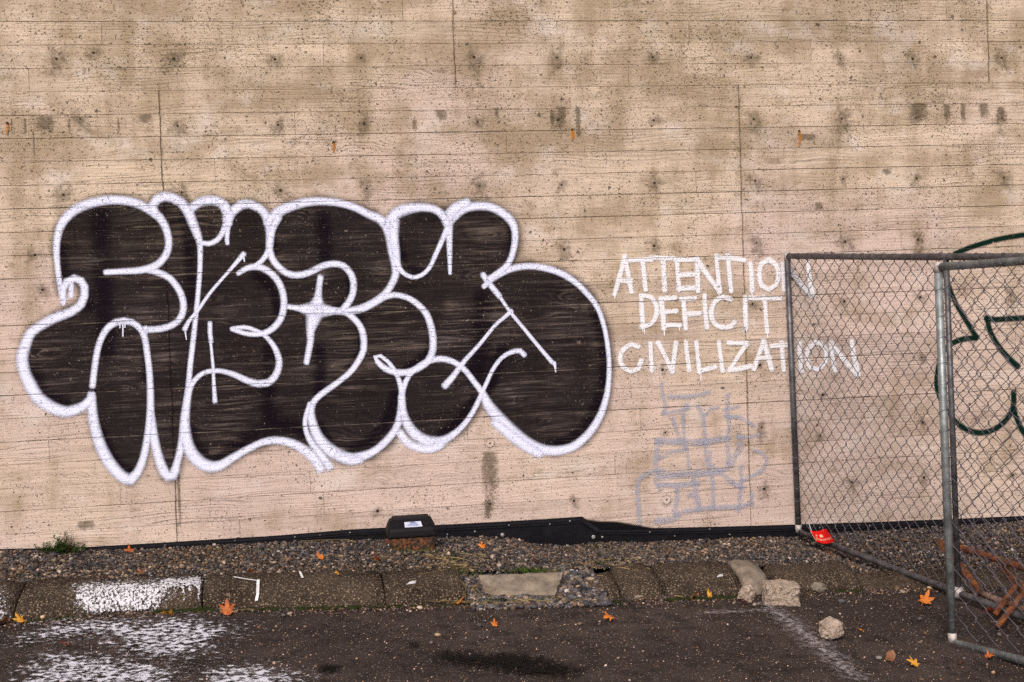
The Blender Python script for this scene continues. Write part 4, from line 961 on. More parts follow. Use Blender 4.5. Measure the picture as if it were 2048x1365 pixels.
# ------------------------------------------------------------------ chain-link fence panels
def pipe_mat(name, c1, c2, c3):
    m, b, bs = material(name)
    p = b.pos(); n = b.noise(p, 14, 5, .65); n2 = b.noise(p, 90, 3, .7)
    col = b.mix(b.ramp(n, .35, .7), c4(c1), c4(c2)); col = b.mix(b.math('MULTIPLY', b.ramp(n2, .55, .75), .5), col, c4(c3))
    rz_ = b.noise(p, 5, 4, .7); col = b.mix(b.math('MULTIPLY', b.ramp(rz_, .66, .74), .8), col, c4((.20, .075, .02)))
    b.set(bs.inputs['Base Color'], col); bs.inputs['Metallic'].default_value = .55; bs.inputs['Roughness'].default_value = .48
    return m
m_galv = pipe_mat('dark_galvanised_pipe', (.065, .058, .066), (.16, .150, .155), (.30, .28, .27))
m_galv2 = pipe_mat('pale_galvanised_pipe', (.16, .166, .166), (.36, .372, .378), (.54, .55, .57))
m_weld = simple('pale_weld', (.46, .40, .37), .6, .3, var=.4, scale=60)
m_wire = simple('dark_wire', (.135, .115, .135), .45, .45, var=.3, scale=30)

def chain_wire(H, W, HD, phase, rad=.0023):
    """one zigzag wire of a chain-link mesh, running down between two columns W/2 apart"""
    pts = []; n = int(H / (HD / 2)); d = .0025
    for k in range(n + 1):
        z = k * HD / 2
        right = (k + phase) % 2 == 1
        xe = (W / 2 + .004) if right else -.004
        s = 1 if right else -1
        xi = xe - s * W * .09
        if k > 0: pts.append((xi, -s * d, z - HD * .10))
        pts.append((xe, 0, z - HD * .03)); pts.append((xe, s * d * .6, z + HD * .03))
        if k < n: pts.append((xi, s * d, z + HD * .10))
    V, F = tube_data(pts, rad, 4)
    return [tuple(v) for v in V], F

def fence(name, p0, p1, up, H, label, mid=None, W=.1078, HD=.1035, rail=.0205, tie_sl=1, pipe=None):
    pipe = pipe or m_galv
    """panel from foot p0 to foot p1 (3D), vertical vector up, height H"""
    p0, p1, up = Vector(p0), Vector(p1), Vector(up).normalized()
    ax = (p1 - p0); L = ax.length; ax.normalize()
    nrm = ax.cross(up).normalized()
    root = empty(name, p0, label, 'fence', 'chain-link fence panels')
    L3 = np.array([ax[:], nrm[:], up[:]]).T
    def bake(me):
        v = np.array([q.co[:] for q in me.vertices]) @ L3.T; me.vertices.foreach_set('co', v.astype(np.float32).ravel()); me.update()
    def P3_(x, y, z): return Vector(L3 @ np.array([x, y, z]))
    # local: x along the panel, y across, z up (sheared so that rails follow the feet)
    def loc(o): bake(o.data); o.parent = root; return o
    for i, (x, nm) in enumerate(((0, 'post'), (L, 'post')) + (((mid, 'post'),) if mid else ())):
        r_ = rail if i < 2 else rail * .82
        loc(tube(nm, [(x, 0, 0), (x, 0, H * .5), (x, 0, H + (.012 if i < 2 else -.02))], r_, pipe, sides=14))
        if i < 2:
            loc(tube('weld', [(x, 0, H - .04), (x, 0, H + .014)], r_ * 1.03, m_weld, sides=14))
            loc(tube('weld', [(x, 0, -.004), (x, 0, .05)], r_ * 1.03, m_weld, sides=14))
        else:
            loc(tube('weld', [(x, 0, -.03), (x, 0, -.012), (x, 0, .02), (x, 0, .035)], [.02, .034, .034, .018], m_weld, sides=12))
    for z in (0.0, H - .012):
        loc(tube('rail', [(rail, 0, z), (L * .33, 0, z - .003), (L * .66, 0, z), (L - rail, 0, z)], rail * .97, pipe, sides=14))
    Wd = [chain_wire(H - .06, W, HD, ph) for ph in (0, 1)]
    md = []
    for V, F in Wd:
        me = bpy.data.meshes.new('mesh_wire'); me.from_pydata(V, [], F); me.materials.append(m_wire); me.polygons.foreach_set('use_smooth', np.ones(len(me.polygons), dtype=bool)); bake(me); md.append(me)
    k = 0; x = .022
    rr = random.Random(len(name) * 3 + int(L * 100))
    while x + W / 2 < L - .015:
        o = bpy.data.objects.new('mesh_wire', md[k % 2]); COL.objects.link(o); o.parent = root
        o.location = P3_(x, -.012 + rr.uniform(-.004, .004), .028); o.rotation_euler = (rr.uniform(-.002, .002), rr.uniform(-.0018, .0018), 0)
        x += W / 2; k += 1
    # tie wires wrapped round the rails and the first post
    def ring_mesh(r_, axis, slant):
        P = []
        for j in range(10):
            an = 2 * math.pi * j / 10
            c, s = math.cos(an) * r_, math.sin(an) * r_
            P.append((slant * c, s - .002, c) if axis == 'x' else (c, s - .002, slant * c))
        V, F = tube_data(P, .0017, 5, closed=True)
        me = bpy.data.meshes.new('tie_wire'); me.from_pydata([tuple(v) for v in V], [], F); me.materials.append(m_wire); return me
    mh, mv = ring_mesh(rail + .0016, 'x', .35 * tie_sl), ring_mesh(rail + .0016, 'z', .4); bake(mh); bake(mv)
    x = .03; j = 0
    while x < L - .03:
        for z in (H - .012, 0.0):
            o = bpy.data.objects.new('tie_wire', mh); COL.objects.link(o); o.parent = root; o.location = P3_(x + rr.uniform(-.012, .012), 0, z)
        x += W; j += 1
    z = .12
    while z < H - .08:
        o = bpy.data.objects.new('tie_wire', mv); COL.objects.link(o); o.parent = root; o.location = P3_(0, 0, z + rr.uniform(-.03, .03))
        z += HD
    return root
UPA = np.array([-.022, .006, 1.0])
A0 = on_wall((1597, 1064), -.07); A_T = on_wall((1562, 513), -.07) + np.array([.045, 0, 0])
Am = np.array([3.684, -1.764, 1.72 - 1.9165 + .012])
HA = float(np.linalg.norm(A_T - A0)) + .012
A1p = A0 + (Am - A0) * 2.0
fa = fence('fence_panel', A0, A1p, A_T - A0, HA, 'chain-link fence panel leaning from the wall with the red tag on its bottom rail', mid=float(np.linalg.norm(Am - A0)))
B0 = np.array([3.2647, -2.4675, 1.72 - 1.9735 + .012]); B_T = np.array([3.2428, -2.456, 1.72 - .0302])
Bq = on_ground((2048, 1322), .03)
bd = Bq - B0; bd = bd / np.linalg.norm(bd)
fb = fence('fence_panel', B0, B0 + bd * 3.45, B_T - B0, float(np.linalg.norm(B_T - B0)) - .0, 'front chain-link fence panel whose corner post stands on the asphalt', W=.128, HD=.118, rail=.0215, tie_sl=-1, pipe=m_galv2)

# red tag tied low on the first panel
m_red = simple('red_card', (.78, .008, .010), .5, var=.06, scale=80)
m_cream = simple('cream_print', (.74, .60, .36), .6, var=.05)
m_tie = simple('pale_strap', (.42, .38, .40), .5, var=.1)
pA = Vector(A0); axA = Vector(Am - A0).normalized(); nA = axA.cross(Vector(A_T - A0)).normalized()
if nA.dot(Vector(CAM) - pA) < 0: nA = -nA
def on_fence(q, off=.03):
    r = Vector(ray(q)); c = Vector(CAM); o = pA + nA * off
    return c + r * ((o - c).dot(nA) / r.dot(nA))
TQ = [on_fence((1620.5, 1061.5)), on_fence((1652, 1060.5), .034), on_fence((1668, 1085.5), .05), on_fence((1634, 1086), .045)]
def tagp(u, v_, lift=0.0):
    p_ = (TQ[0] * (1 - u) + TQ[1] * u) * (1 - v_) + (TQ[3] * (1 - u) + TQ[2] * u) * v_
    up_ = Vector((0, 0, 1))
    return p_ + up_ * (.007 * math.sin(u * 5.6 + 2.6 - v_ * .8)) + nA * (lift + .006 * math.sin(u * 5 + 1))
tagroot = empty('warning_tag', tagp(.5, .5), 'small red card tag printed in cream, hanging upside down on the fence rail', 'tag')
def grid_card(name, u0, u1, v0, v1, nu, nv, lift, mat, th=.0012, sk=0.0):
    V, F = [], []
    for s in (0, 1):
        for j in range(nv + 1):
            for i in range(nu + 1):
                V.append(tuple(tagp(u0 + (u1 - u0) * i / nu + sk * j / nv, v0 + (v1 - v0) * j / nv, lift - s * th)))
    k = (nu + 1) * (nv + 1)
    for j in range(nv):
        for i in range(nu):
            a = j * (nu + 1) + i; F.append((a, a + 1, a + nu + 2, a + nu + 1)); F.append((k + a, k + a + nu + 1, k + a + nu + 2, k + a + 1))
    for i in range(nu):
        F.append((i, k + i, k + i + 1, i + 1)); a = nv * (nu + 1) + i; F.append((a, a + 1, k + a + 1, k + a))
    for j in range(nv):
        a = j * (nu + 1); F.append((a, a + nu + 1, k + a + nu + 1, k + a)); a += nu; F.append((a, k + a, k + a + nu + 1, a + nu + 1))
    return attach(mesh_of(name, V, F, mat), tagroot)
card = grid_card('card', 0, 1, 0, 1, 12, 8, 0, m_red)
grid_card('print_block', .44, .58, .30, .50, 2, 2, .0022, m_cream)
grid_card('print_mark', .28, .33, .28, .36, 1, 1, .0022, m_cream); grid_card('print_mark', .22, .24, .42, .52, 1, 1, .0022, m_cream); grid_card('print_mark', .02, .06, .10, .28, 1, 1, .0022, m_cream)
grid_card('print_mark', .03, .045, .36, .92, 1, 5, .0022, m_cream); grid_card('print_mark', .72, .80, .07, .09, 1, 1, .0022, m_cream)
# printed word, upside down
fc = bpy.data.curves.new('lettering', 'FONT'); fc.body = 'Honey!'; fc.size = 1.0; fc.resolution_u = 2
fo = bpy.data.objects.new('lettering_source', fc); COL.objects.link(fo); bpy.context.view_layer.update()
me = fo.to_mesh(); LV = np.array([v.co[:] for v in me.vertices]); LF = [tuple(p_.vertices) for p_ in me.polygons]; fo.to_mesh_clear()
bpy.data.objects.remove(fo); bpy.data.curves.remove(fc)
x0, x1 = LV[:, 0].min(), LV[:, 0].max(); y0_, y1_ = LV[:, 1].min(), LV[:, 1].max()
V = [tuple(tagp(.95 - .86 * (x - x0) / (x1 - x0), .56 + .27 * (y - y0_) / (y1_ - y0_), .0024)) for x, y, _ in LV]
attach(mesh_of('lettering', V, LF, m_cream), tagroot)
s0, s1 = on_fence((1616, 1044), .012), on_fence((1622.5, 1061.5), .03)
side = axA * .007
attach(mesh_of('strap', [tuple(s0 - side * .5), tuple(s0 + side * .5), tuple((s0 + s1) / 2 + side * .9), tuple((s0 + s1) / 2 - side * .9), tuple(s1 + side), tuple(s1 - side)] +
       [tuple(v - nA * .0015) for v in (s0 - side * .5, s0 + side * .5, (s0 + s1) / 2 + side * .9, (s0 + s1) / 2 - side * .9, s1 + side, s1 - side)],
       [(0, 1, 2, 3), (3, 2, 4, 5), (6, 9, 8, 7), (9, 11, 10, 8), (0, 3, 9, 6), (1, 7, 8, 2), (3, 5, 11, 9), (2, 8, 10, 4)], m_tie), tagroot)

# ------------------------------------------------------------------ rusty frame behind the fence
m_rusty, b, bs = material('rusty_steel')
p = b.pos(); n = b.noise(p, 22, 5, .7); n2 = b.noise(p, 7, 3, .6)
col = b.mix(b.ramp(n, .35, .65), c4((.065, .022, .010)), c4((.27, .070, .014))); col = b.mix(b.math('MULTIPLY', b.ramp(n2, .55, .68), .55), col, c4((.10, .075, .03)))
b.set(bs.inputs['Base Color'], col); bs.inputs['Roughness'].default_value = .9; b.set(bs.inputs['Normal'], b.bump(n, .006))
m_rpipe = simple('rosy_pipe', (.26, .145, .10), .7, var=.4, scale=18)
rf = empty('rusty_frame', on_ground((1975, 1200)), 'overturned rusty steel tube frame lying behind the fence panels', 'metal frame')
def rt(name, pts, r_, mat=None): return attach(tube(name, [tuple(p_) for p_ in spline(np.array(pts), .05)], r_, mat or m_rusty, sides=10), rf)
def OG(x, y, dz): return on_ground((x, y), dz)
rt('tube', [OG(1873, 1084, .20), OG(1919, 1096, .22), OG(1964, 1109, .24), OG(2012, 1125, .26), OG(2048, 1136, .28), OG(2110, 1156, .30)], .020)
rt('tube', [OG(1875, 1085, .20), OG(1885, 1097, .185), OG(1905, 1115, .165), OG(1932, 1147, .12), OG(1962, 1187, .055)], .020)
rt('lower_tube', [OG(1962, 1187, .05), OG(1980, 1194, .05), OG(2012, 1206, .05), OG(2048, 1218, .05), OG(2110, 1238, .05)], .018, m_rpipe)
rt('tube', [OG(2003, 1124, .25), OG(2012, 1138, .21), OG(2022, 1155, .17), OG(2042, 1176, .12), OG(2070, 1200, .06)], .026)
rt('leg', [OG(2034, 1170, .14), OG(2020, 1188, .12), OG(2007, 1206, .09), OG(1990, 1230, .03)], .016)
rt('leg', [OG(2052, 1182, .14), OG(2035, 1202, .12), OG(2019, 1222, .09), OG(1995, 1254, .02)], .016)

# ------------------------------------------------------------------ rubble
def rock(name, c, size, seed, mat, label, cat='rock', boxy=.5, rough=.14, rot=(0, 0, 0), group='broken concrete lumps'):
    bm = bmesh.new(); bmesh.ops.create_icosphere(bm, subdivisions=5, radius=1)
    for v in bm.verts:
        d = v.co.normalized(); m_ = max(abs(d.x), abs(d.y), abs(d.z))
        s = (1 - boxy) + boxy / m_ * .85
        f = 1 + rough * 1.3 * mnoise.noise(d * 1.4 + Vector((seed, 0, 0))) + rough * .55 * mnoise.noise(d * 3.4 + Vector((0, seed, 0))) + rough * .30 * mnoise.noise(d * 9 + Vector((0, 0, seed))) + rough * .13 * mnoise.noise(d * 21 + Vector((seed, 0, seed)))
        q = d * s * f
        v.co = Vector((q.x * size[0], q.y * size[1], q.z * size[2]))
    o = bm_obj(name, bm, mat, None, True)
    o.rotation_euler = rot; o.location = (c[0], c[1], c[2] + size[2] * .82)
    return thing(o, label, cat, group)
rock('rubble_rock', on_ground((1562, 1206)), (.112, .072, .068), 3.3, m_rock, 'large pale blocky rock at the kerb, biggest of the loose rocks', boxy=.95, rough=.10, rot=(.06, .10, -.12))
rock('rubble_rock', on_ground((1495, 1199)), (.050, .042, .044), 8.1, m_rock, 'small pale rock leaning close left of the big blocky rock', boxy=.45, rough=.24, rot=(.2, .1, .6))
rock('rubble_rock', on_ground((1662, 1276)), (.062, .055, .056), 5.7, m_rock, 'rounded crumbly pale rock alone on the asphalt', boxy=.15, rough=.24)
rock('rubble_rock', on_ground((1637, 1183)), (.046, .040, .028), 12.4, m_rock2, 'flat greyish stone at the kerb foot right of the big blocky rock', boxy=.4, rough=.18, rot=(0, .1, .3))
rock('rubble_rock', on_ground((1276, 1197)), (.034, .024, .012), 15.2, m_rock2, 'flat pale chip lying among pebbles near the broken kerb', boxy=.3, rough=.2)

# loose slab that fills the kerb gap
def box_rough(name, pts_top, thick, mat, seed, n=10):
    """slab from four top corners, roughened edges"""
    P = [Vector(p_) for p_ in pts_top]; nn = (P[1] - P[0]).cross(P[3] - P[0]).normalized()
    bm = bmesh.new(); G = []
    for s in (0, 1):
        g_ = []
        for j in range(n + 1):
            row = []
            for i in range(2 * n + 1):
                u, v_ = i / (2 * n), j / n
                q = (P[0] * (1 - u) + P[1] * u) * (1 - v_) + (P[3] * (1 - u) + P[2] * u) * v_
                edge = min(u, 1 - u) * 8 < .3 or min(v_, 1 - v_) * 4 < .3
                k = mnoise.noise(Vector((u * 6, v_ * 4, seed + s)))
                q = q - nn * (thick * s) + nn * (.006 * k - (.010 if edge and s == 0 else 0))
                if edge: q += (P[1] - P[0]).normalized() * .010 * mnoise.noise(Vector((v_ * 9, s * 3.0, seed + u))) + (P[3] - P[0]).normalized() * .010 * mnoise.noise(Vector((u * 9, seed, s * 2.0)))
                row.append(bm.verts.new(q))
            g_.append(row)
        G.append(g_)
    for j in range(n):
        for i in range(2 * n):
            bm.faces.new((G[0][j][i], G[0][j][i + 1], G[0][j + 1][i + 1], G[0][j + 1][i])); bm.faces.new((G[1][j][i], G[1][j + 1][i], G[1][j + 1][i + 1], G[1][j][i + 1]))
    for i in range(2 * n):
        for j in (0, n): bm.faces.new((G[0][j][i], G[1][j][i], G[1][j][i + 1], G[0][j][i + 1]))
    for j in range(n):
        for i in (0, 2 * n): bm.faces.new((G[0][j][i], G[0][j + 1][i], G[1][j + 1][i], G[1][j][i]))
    return bm_obj(name, bm, mat)
slab = box_rough('concrete_slab', [on_ground((972, 1188), .035), on_ground((1110, 1189), .035), on_ground((1127, 1142), .125), on_ground((957, 1149), .115)], .10, m_slab, 4)
thing(slab, 'smooth grey concrete slab tilted in the gap of the kerb, grass around it', 'slab')

# ------------------------------------------------------------------ fallen leaves
def leaf_mat(name, c1, c2):
    m, b, bs = material(name)
    p = b.pos(); n = b.noise(p, 55, 4, .65)
    b.set(bs.inputs['Base Color'], b.mix(b.ramp(n, .35, .65), c4(c1), c4(c2))); bs.inputs['Roughness'].default_value = .6; return m
LM = {'orange': leaf_mat('orange_leaf', (.50, .115, .008), (.68, .20, .015)), 'yellow': leaf_mat('yellow_leaf', (.55, .22, .015), (.66, .32, .03)), 'red': leaf_mat('red_leaf', (.30, .028, .010), (.48, .06, .012)),
      'rust': leaf_mat('rust_leaf', (.30, .065, .010), (.50, .115, .012)), 'brown': leaf_mat('brown_leaf', (.11, .045, .02), (.24, .085, .03))}
def leaf_verts(size, seed, oval=False, curl=.35):
    rr = random.Random(seed); V, F = [(0, 0, 0)], []
    lob = [(90, 1.0), (38, .88), (142, .88), (-12, .60), (192, .60)]
    n = 48; ph = rr.uniform(0, 6)
    def rad(an):
        if oval: return .55 + .45 * abs(math.cos(math.radians(an - 90))) ** 1.5
        r_ = .40
        for a, l in lob:
            d = abs((an - a + 180) % 360 - 180)
            r_ = max(r_, l * max(0, 1 - d / 33) ** .80 * (1 + .08 * math.sin(d * .5)))
        return r_
    for f in (.5, 1.0):
        for k in range(n):
            an = 360 * k / n; r_ = rad(an) * f * (1 + .06 * rr.uniform(-1, 1) * (f > .6))
            x, y = math.cos(math.radians(an)) * r_, math.sin(math.radians(an)) * r_
            if not oval and abs((an - 270 + 180) % 360 - 180) < 6: pass
            z = curl * (.55 * x * x * math.cos(ph) + .5 * y * y + .35 * x * y * math.sin(ph)) + .07 * math.sin(x * 6 + ph) * f
            V.append((x * size, y * size, z * size))
    for k in range(n):
        k2 = (k + 1) % n; F.append((0, 1 + k, 1 + k2)); F.append((1 + k, 1 + n + k, 1 + n + k2, 1 + k2))
    # stalk
    o = len(V)
    for i, t in enumerate((0, .35, .7)):
        for sx_ in (-1, 1): V.append((sx_ * .018 * size, -t * size - .02 * size, (.02 + .12 * t) * size))
    F += [(o, o + 1, o + 3, o + 2), (o + 2, o + 3, o + 5, o + 4)]
    return V, F
def leaf(q, size, kind, seed, label, dz=0.0, rot=None, oval=False, curl=.6, place=None):
    size *= 1.08
    V, F = leaf_verts(size, seed, oval, curl)
    mz = min(v[2] for v in V)
    o = mesh_of('fallen_leaf', V, F, LM[kind])
    c = place if place is not None else on_ground(q, dz)
    if place is None and c[1] > kf(c[0]) - size * .75: c = np.array([c[0], kf(c[0]) - size * .75, 0]); c[2] = gz(c[0], c[1])
    rr = random.Random(seed + 100)
    o.rotation_euler = rot or (rr.uniform(-.25, .25), rr.uniform(-.25, .25), rr.uniform(0, 6.28))
    o.location = (c[0], c[1], c[2] - mz + .006 + (abs(o.rotation_euler[0]) + abs(o.rotation_euler[1])) * size * .25)
    return thing(o, label, 'leaf', 'fallen autumn leaves')
leaf((455, 1232), .060, 'rust', 1, 'large rust-orange maple leaf propped upright against the kerb foot', rot=(1.05, .1, .3), curl=.3)
leaf((338, 1236), .052, 'yellow', 2, 'orange-yellow leaf by the moss below the splashed kerb stones', rot=(.5, .2, 2.6), curl=.5)
leaf((45, 1243), .050, 'yellow', 3, 'small yellow leaf among pebbles near the left edge', rot=(.5, .1, 1.0), curl=.4)
leaf((6, 1249), .050, 'rust', 4, 'brown-orange leaf cut by the left picture edge', rot=(.45, 0, 4), curl=.5)
leaf((135, 1293), .040, 'red', 5, 'red leaf on the asphalt between the two white splashes', rot=(.25, .2, 1.7))
leaf(None, .044, 'orange', 6, 'orange curled leaf on the gravel left of the black box', place=on_gravel((641, 1120)), rot=(.55, .1, .7), curl=.7)
leaf(None, .046, 'rust', 7, 'rust leaf on the gravel just below left of the black box', place=on_gravel((757, 1125)), rot=(.6, .2, 2.2), curl=.5)
leaf(None, .042, 'orange', 8, 'orange leaf at the gravel edge above the white corner mark on the kerb', place=on_gravel((503, 1149)), rot=(.35, .1, 3.2), curl=.6)
leaf(None, .034, 'yellow', 9, 'tiny yellow leaf in grass at the gravel edge', place=on_gravel((678, 1154)), rot=(.6, .2, 1.2))
leaf(None, .036, 'orange', 10, 'bright orange leaf on the gravel right of the black box', place=on_gravel((965, 1099)), rot=(.7, .1, .2))
leaf((915, 1200), .038, 'orange', 11, 'orange leaf at the kerb foot just left of the slab gap', rot=(.6, .1, 4.4), dz=.01)
leaf((1220, 1242), .058, 'orange', 12, 'big bright orange maple leaf alone on the asphalt below the gravel gap', rot=(.45, -.12, 1.25), curl=.55)
leaf((990, 1256), .030, 'orange', 13, 'small vivid orange leaf on the asphalt below the slab', rot=(.8, .2, .4))
leaf((1382, 1195), .044, 'orange', 14, 'orange leaf in the moss at the kerb foot, left one of two', rot=(.5, .1, 3.9), curl=.5)
leaf((1415, 1195), .036, 'yellow', 15, 'yellow-orange leaf standing in the moss at the kerb foot, right one of two', rot=(1.0, .2, .5))
leaf((1850, 1210), .064, 'orange', 16, 'ragged bright orange leaf on the asphalt left of the front fence post', rot=(.55, .1, 5.4), curl=.6)
leaf((1726, 1268), .032, 'orange', 17, 'small orange leaf right of the round pale rock', rot=(.5, .2, 1.1))
leaf((1781, 1320), .034, 'brown', 18, 'oval brown leaf near the bottom of the bay line', oval=True, rot=(.5, .1, -.6))
leaf((1829, 1334), .044, 'yellow', 19, 'amber maple leaf low on the asphalt near the bottom right', rot=(.6, .1, .3), curl=.4)
leaf((1922, 1331), .034, 'brown', 20, 'dark reddish brown leaf beside the front fence rail', rot=(.35, .1, 2.0))
leaf((1977, 1230), .050, 'red', 21, 'red-orange leaf under the rusty frame behind the fence mesh', rot=(.5, .2, 2.9), dz=.01)
leaf((1977, 1318), .034, 'rust', 22, 'rust leaf just under the front fence bottom rail', rot=(.4, .1, 4.9))
leaf(None, .042, 'rust', 23, 'dark rust leaf on the gravel below the red tag', place=on_gravel((1661, 1112)), rot=(.5, .1, 1.4), curl=.6)
leaf(None, .036, 'red', 24, 'red curled leaf on the gravel behind the tilted slab', place=on_gravel((1072, 1126)), rot=(.3, .5, 1.0), curl=.8)
leaf(None, .044, 'rust', 25, 'rust leaf at the wall foot right of the weed clump', place=on_gravel((258, 1107)), rot=(.25, .1, .1))
leaf(None, .036, 'red', 26, 'red leaf tucked beside the left end of the black box', place=on_gravel((774, 1090)), rot=(.9, .2, 1.2))
leaf((1489, 1209), .032, 'red', 27, 'dark red leaf lying in front of the small pale rock', rot=(.3, .1, 2.2))
leaf(None, .046, 'brown', 28, 'brown leaf on the gravel behind the splashed kerb stones', place=on_gravel((282, 1151)), rot=(.2, .1, .5))
leaf(None, .034, 'brown', 29, 'brown leaf on the gravel beneath the mesh of the first fence panel', place=on_gravel((1814, 1085)), rot=(.4, .1, .5))

# ------------------------------------------------------------------ weeds, grass, moss
def blades(name, items, mat, kind='stuff'):
    """items: (base xyz, height, width, lean vector, bend)"""
    V, F = [], []
    for (bx_, h_, w_, ln, bend) in items:
        bx_ = Vector(bx_); ln = Vector(ln); an = random.uniform(0, math.pi); side = Vector((math.cos(an), math.sin(an) * .5, 0)) * w_
        o = len(V)
        for i, t in enumerate((0, .4, .75, 1.0)):
            c = bx_ + Vector((0, 0, 1)) * (h_ * (t - bend * t * t)) + ln * (t * t)
            s = side * (1 - t * .92)
            V += [tuple(c - s), tuple(c + s)]
        for i in range(3): F.append((o + 2 * i, o + 2 * i + 1, o + 2 * i + 3, o + 2 * i + 2))
    o = mesh_of(name, V, F, mat)
    if kind: o['kind'] = kind
    return o
m_grass = simple('green_grass', (.050, .078, .010), .6, var=.45, scale=70)
m_dry = simple('straw', (.30, .21, .085), .7, var=.4, scale=60)
m_moss = simple('moss', (.020, .024, .006), .95, var=.6, scale=60)
random.seed(21)
def tuft(cx, cy, spread, n, h, gravel=False, dz=0.0):
    out = []
    for _ in range(n):
        q = (cx + random.gauss(0, spread[0]), cy + random.gauss(0, spread[1]))
        p_ = on_gravel(q) if gravel else (foot(on_ground(q, dz)) if dz == 0 else on_ground(q, dz))
        hh = h * random.uniform(.5, 1.2)
        out.append((p_ - np.array([0, 0, .012]), hh, random.uniform(.0018, .0034), (random.gauss(0, .5) * hh, random.gauss(-.15, .4) * hh, 0), random.uniform(.1, .45)))
    return out
G_ = tuft(800, 1101, (12, 2), 60, .045, True) + tuft(850, 1101, (10, 2), 50, .04, True) + tuft(1060, 1139, (26, 2), 160, .035, True) + tuft(1095, 1200, (22, 2.5), 260, .05) + tuft(985, 1200, (22, 2.5), 170, .055)
G_ += tuft(920, 1140, (22, 4), 110, .03, True) + tuft(1135, 1178, (4, 7), 50, .05) + tuft(910, 1112, (14, 8), 60, .035, True) + tuft(1210, 1100, (30, 7), 70, .035, True) + tuft(1470, 1178, (8, 2), 40, .03) + tuft(370, 1220, (28, 3), 260, .034) + tuft(520, 1098, (18, 2), 50, .02, True) + tuft(430, 1100, (12, 2), 40, .02, True) + tuft(1200, 1125, (10, 5), 40, .03, True) + tuft(605, 1152, (14, 2), 40, .025, True)
blades('grass', G_, m_grass)['label'] = 'short green grass sprouting round slab, box and kerb'
D_ = []
def straw(q0, q1, gravel=False, dz=.012):
    f = (lambda q: on_gravel(q)) if gravel else (lambda q: on_ground(q, dz))
    a, c = Vector(f(q0)), Vector(f(q1)); mid = (a + c) / 2 + Vector((random.uniform(-.02, .02), random.uniform(-.02, .02), random.uniform(.004, .018)))
    D_.append([a + Vector((0, 0, .008)), mid, c + Vector((0, 0, .008))])
for q0, q1, g_ in [((855, 1133), (925, 1136), True), ((880, 1108), (905, 1122), True), ((920, 1110), (970, 1124), True), ((850, 1112), (868, 1122), True), ((838, 1104), (860, 1106), True), ((600, 1085), (690, 1082), True), ((690, 1082), (712, 1088), True), ((835, 1152), (900, 1140), True), ((905, 1140), (960, 1138), True),
                   ((860, 1206), (960, 1208), False), ((880, 1204), (1000, 1212), False), ((900, 1210), (960, 1200), False), ((960, 1205), (1010, 1213), False), ((1010, 1196), (1065, 1193), False), ((470, 1223), (510, 1222), False), ((1350, 1194), (1368, 1199), False), ((1660, 1178), (1678, 1160), False), ((1180, 1158), (1220, 1162), False)] : straw(q0, q1, g_)
for _ in range(46): 
    x, y = random.gauss(958, 22), random.gauss(1180, 17); straw((x, y), (x + random.gauss(0, 16), y + random.gauss(6, 9)), False, random.uniform(.015, .07))
for _ in range(34):
    x, y = random.gauss(925, 45), random.gauss(1125, 14); straw((x, y), (x + random.gauss(0, 16), y + random.gauss(2, 4)), True)
for _ in range(30):
    x, y = random.gauss(1060, 60), random.gauss(1201, 4); straw((x, y), (x + random.gauss(0, 18), y + random.gauss(0, 2)), False)
for _ in range(20):
    x, y = random.gauss(1240, 40), random.gauss(1130, 10); straw((x, y), (x + random.gauss(0, 14), y + random.gauss(1, 4)), True)
V, F = [], []
for P_ in D_:
    v, f = tube_data(spline(np.array([tuple(p_) for p_ in P_]), .03), .0016, 3); o = len(V); V += [tuple(x) for x in v]; F += [tuple(i + o for i in q) for q in f]
ds = mesh_of('dry_grass', V, F, m_dry); ds['kind'] = 'stuff'; ds['label'] = 'dead straw lying over gravel and kerb gap'
# moss cushions in the kerb foot: many tiny lumps
mp, mr = [], []
def mossline(x0, y0, x1, y1, n, sx_=3, sy_=1.3, dz=.0):
    for _ in range(n):
        t = random.random() * .999
        if mnoise.noise(((x0 + (x1 - x0) * t) * .045, y0 * .1, 2.0)) < random.uniform(-.35, .25): continue
        pm = on_ground((x0 + (x1 - x0) * t + random.gauss(0, sx_), y0 + (y1 - y0) * t + random.gauss(0, sy_)), dz); mp.append(foot(pm) if dz == 0 else pm); mr.append(random.uniform(.005, .013))
mossline(315, 1217, 420, 1219, 700, 4, 2.4); mossline(60, 1225, 180, 1222, 120); mossline(470, 1222, 620, 1215, 130); mossline(590, 1214, 740, 1211, 600, 3, 1.6); mossline(740, 1211, 940, 1204, 120); mossline(1325, 1192, 1480, 1190, 620, 3, 2.6); mossline(1660, 1174, 1740, 1172, 220, 3, 1.6); mossline(1130, 1186, 1130, 1165, 60, 4, 5, .02); mossline(1190, 1175, 1215, 1182, 80, 4, 2.5, .01); mossline(1020, 1198, 1060, 1198, 80, 4, 2.5); mossline(940, 1200, 1000, 1202, 90, 6, 3); mossline(1190, 1206, 1240, 1206, 60, 6, 1.5)
mp, mr = np.array(mp), np.array(mr)
mo = stones('moss', mp, mr, m_moss, sink=.4); mo['kind'] = 'stuff'; mo['label'] = 'dark green moss in the crack below the kerb'

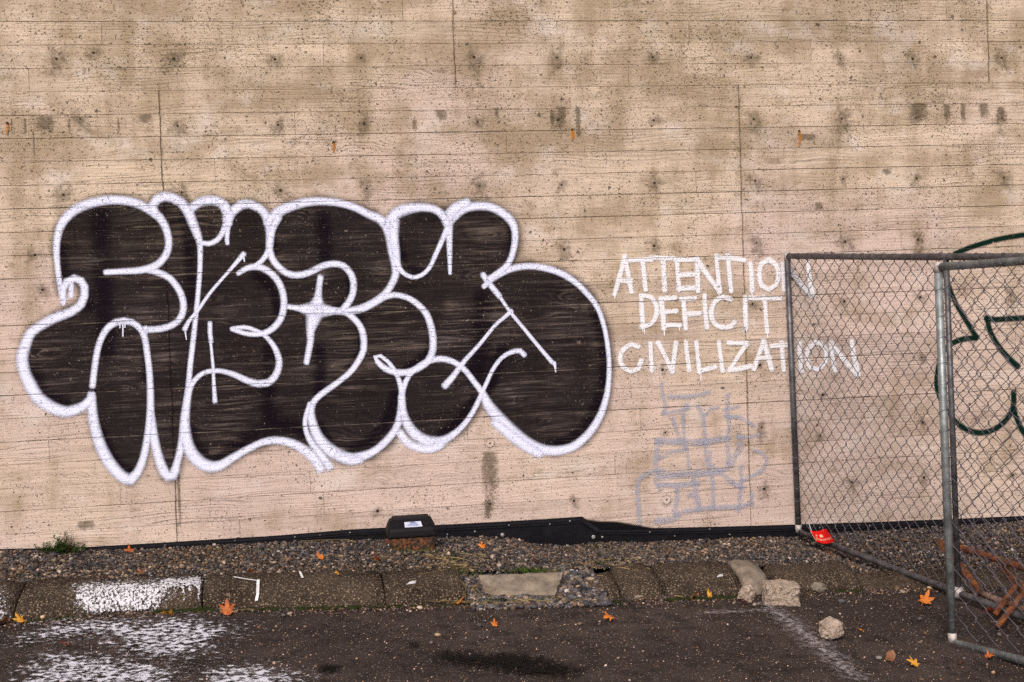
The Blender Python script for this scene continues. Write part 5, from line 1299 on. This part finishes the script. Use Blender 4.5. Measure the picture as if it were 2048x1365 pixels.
# weed clump at the wall foot: stems with small leaves
m_weed = simple('weed_leaf', (.030, .058, .012), .6, var=.5, scale=50)
m_weed2 = simple('weed_reddish', (.105, .05, .022), .7, var=.4, scale=50)
wroot = on_gravel((136, 1104)); wd = empty('weed_clump', wroot, 'low dark green weed clump at the wall foot near the left edge', 'plant')
random.seed(33)
def weed_part(name, n, mat, xs, hh, lw):
    V, F = [], []
    for _ in range(n):
        q = (random.gauss(xs[0], xs[1]), 1104 + random.gauss(0, 2.2)); b0 = Vector(on_gravel(q)); b0.y = min(b0.y, -.035)
        h_ = hh * random.uniform(.4, 1.15); top = b0 + Vector((random.gauss(0, .3) * h_, random.gauss(-.12, .2) * h_, h_))
        v, f = tube_data([b0, (b0 + top) / 2 + Vector((0, -.006, .006)), top], [.0016, .0013, .0007], 3); o = len(V); V += [tuple(x) for x in v]; F += [tuple(i + o for i in q_) for q_ in f]
        for k in range(int(4 + h_ * 60)):
            t = random.uniform(.15, 1.0); c = b0.lerp(top, t); an = random.uniform(0, 6.28); d = Vector((math.cos(an), math.sin(an) * .7, random.uniform(-.2, .6))).normalized(); l_ = lw * random.uniform(.6, 1.4)
            s = d.cross(Vector((0, 0, 1))).normalized() * l_ * .30
            o = len(V); V += [tuple(c), tuple(c + d * l_ * .5 + s), tuple(c + d * l_), tuple(c + d * l_ * .5 - s)]; F.append((o, o + 1, o + 2, o + 3))
    return attach(mesh_of(name, V, F, mat), wd)
weed_part('leaves', 70, m_weed, (128, 22), .055, .020); weed_part('leaves', 16, m_weed, (122, 6), .11, .024); weed_part('stems', 18, m_weed2, (142, 7), .12, .010)
weed_part('leaves', 30, m_weed, (100, 14), .045, .016)
# scraps of litter
m_scrap = simple('pale_scrap', (.46, .44, .46), .6, var=.2)
for q, s, lb in (((823, 1167), .030, 'pale grey paper scrap on the kerb stone left of the slab gap'), ((1440, 1153), .022, 'tiny white chip on the kerb left of the pale rocks')):
    c = on_ground(q, KH + .02); V = [(c[0] - s, c[1] - s * .4, c[2]), (c[0] + s * .7, c[1] - s * .3, c[2] + .004), (c[0] + s, c[1] + s * .7, c[2] + .010), (c[0] - s * .3, c[1] + s * .5, c[2] + .006), (c[0] + s * .1, c[1], c[2] + .012)]
    o = mesh_of('litter_scrap', V + [(x, y, z - .003) for x, y, z in V], [(0, 1, 4), (1, 2, 4), (2, 3, 4), (3, 0, 4), (5, 9, 6), (6, 9, 7), (7, 9, 8), (8, 9, 5), (0, 5, 6, 1), (1, 6, 7, 2), (2, 7, 8, 3), (3, 8, 5, 0)], m_scrap)
    thing(o, lb, 'litter')
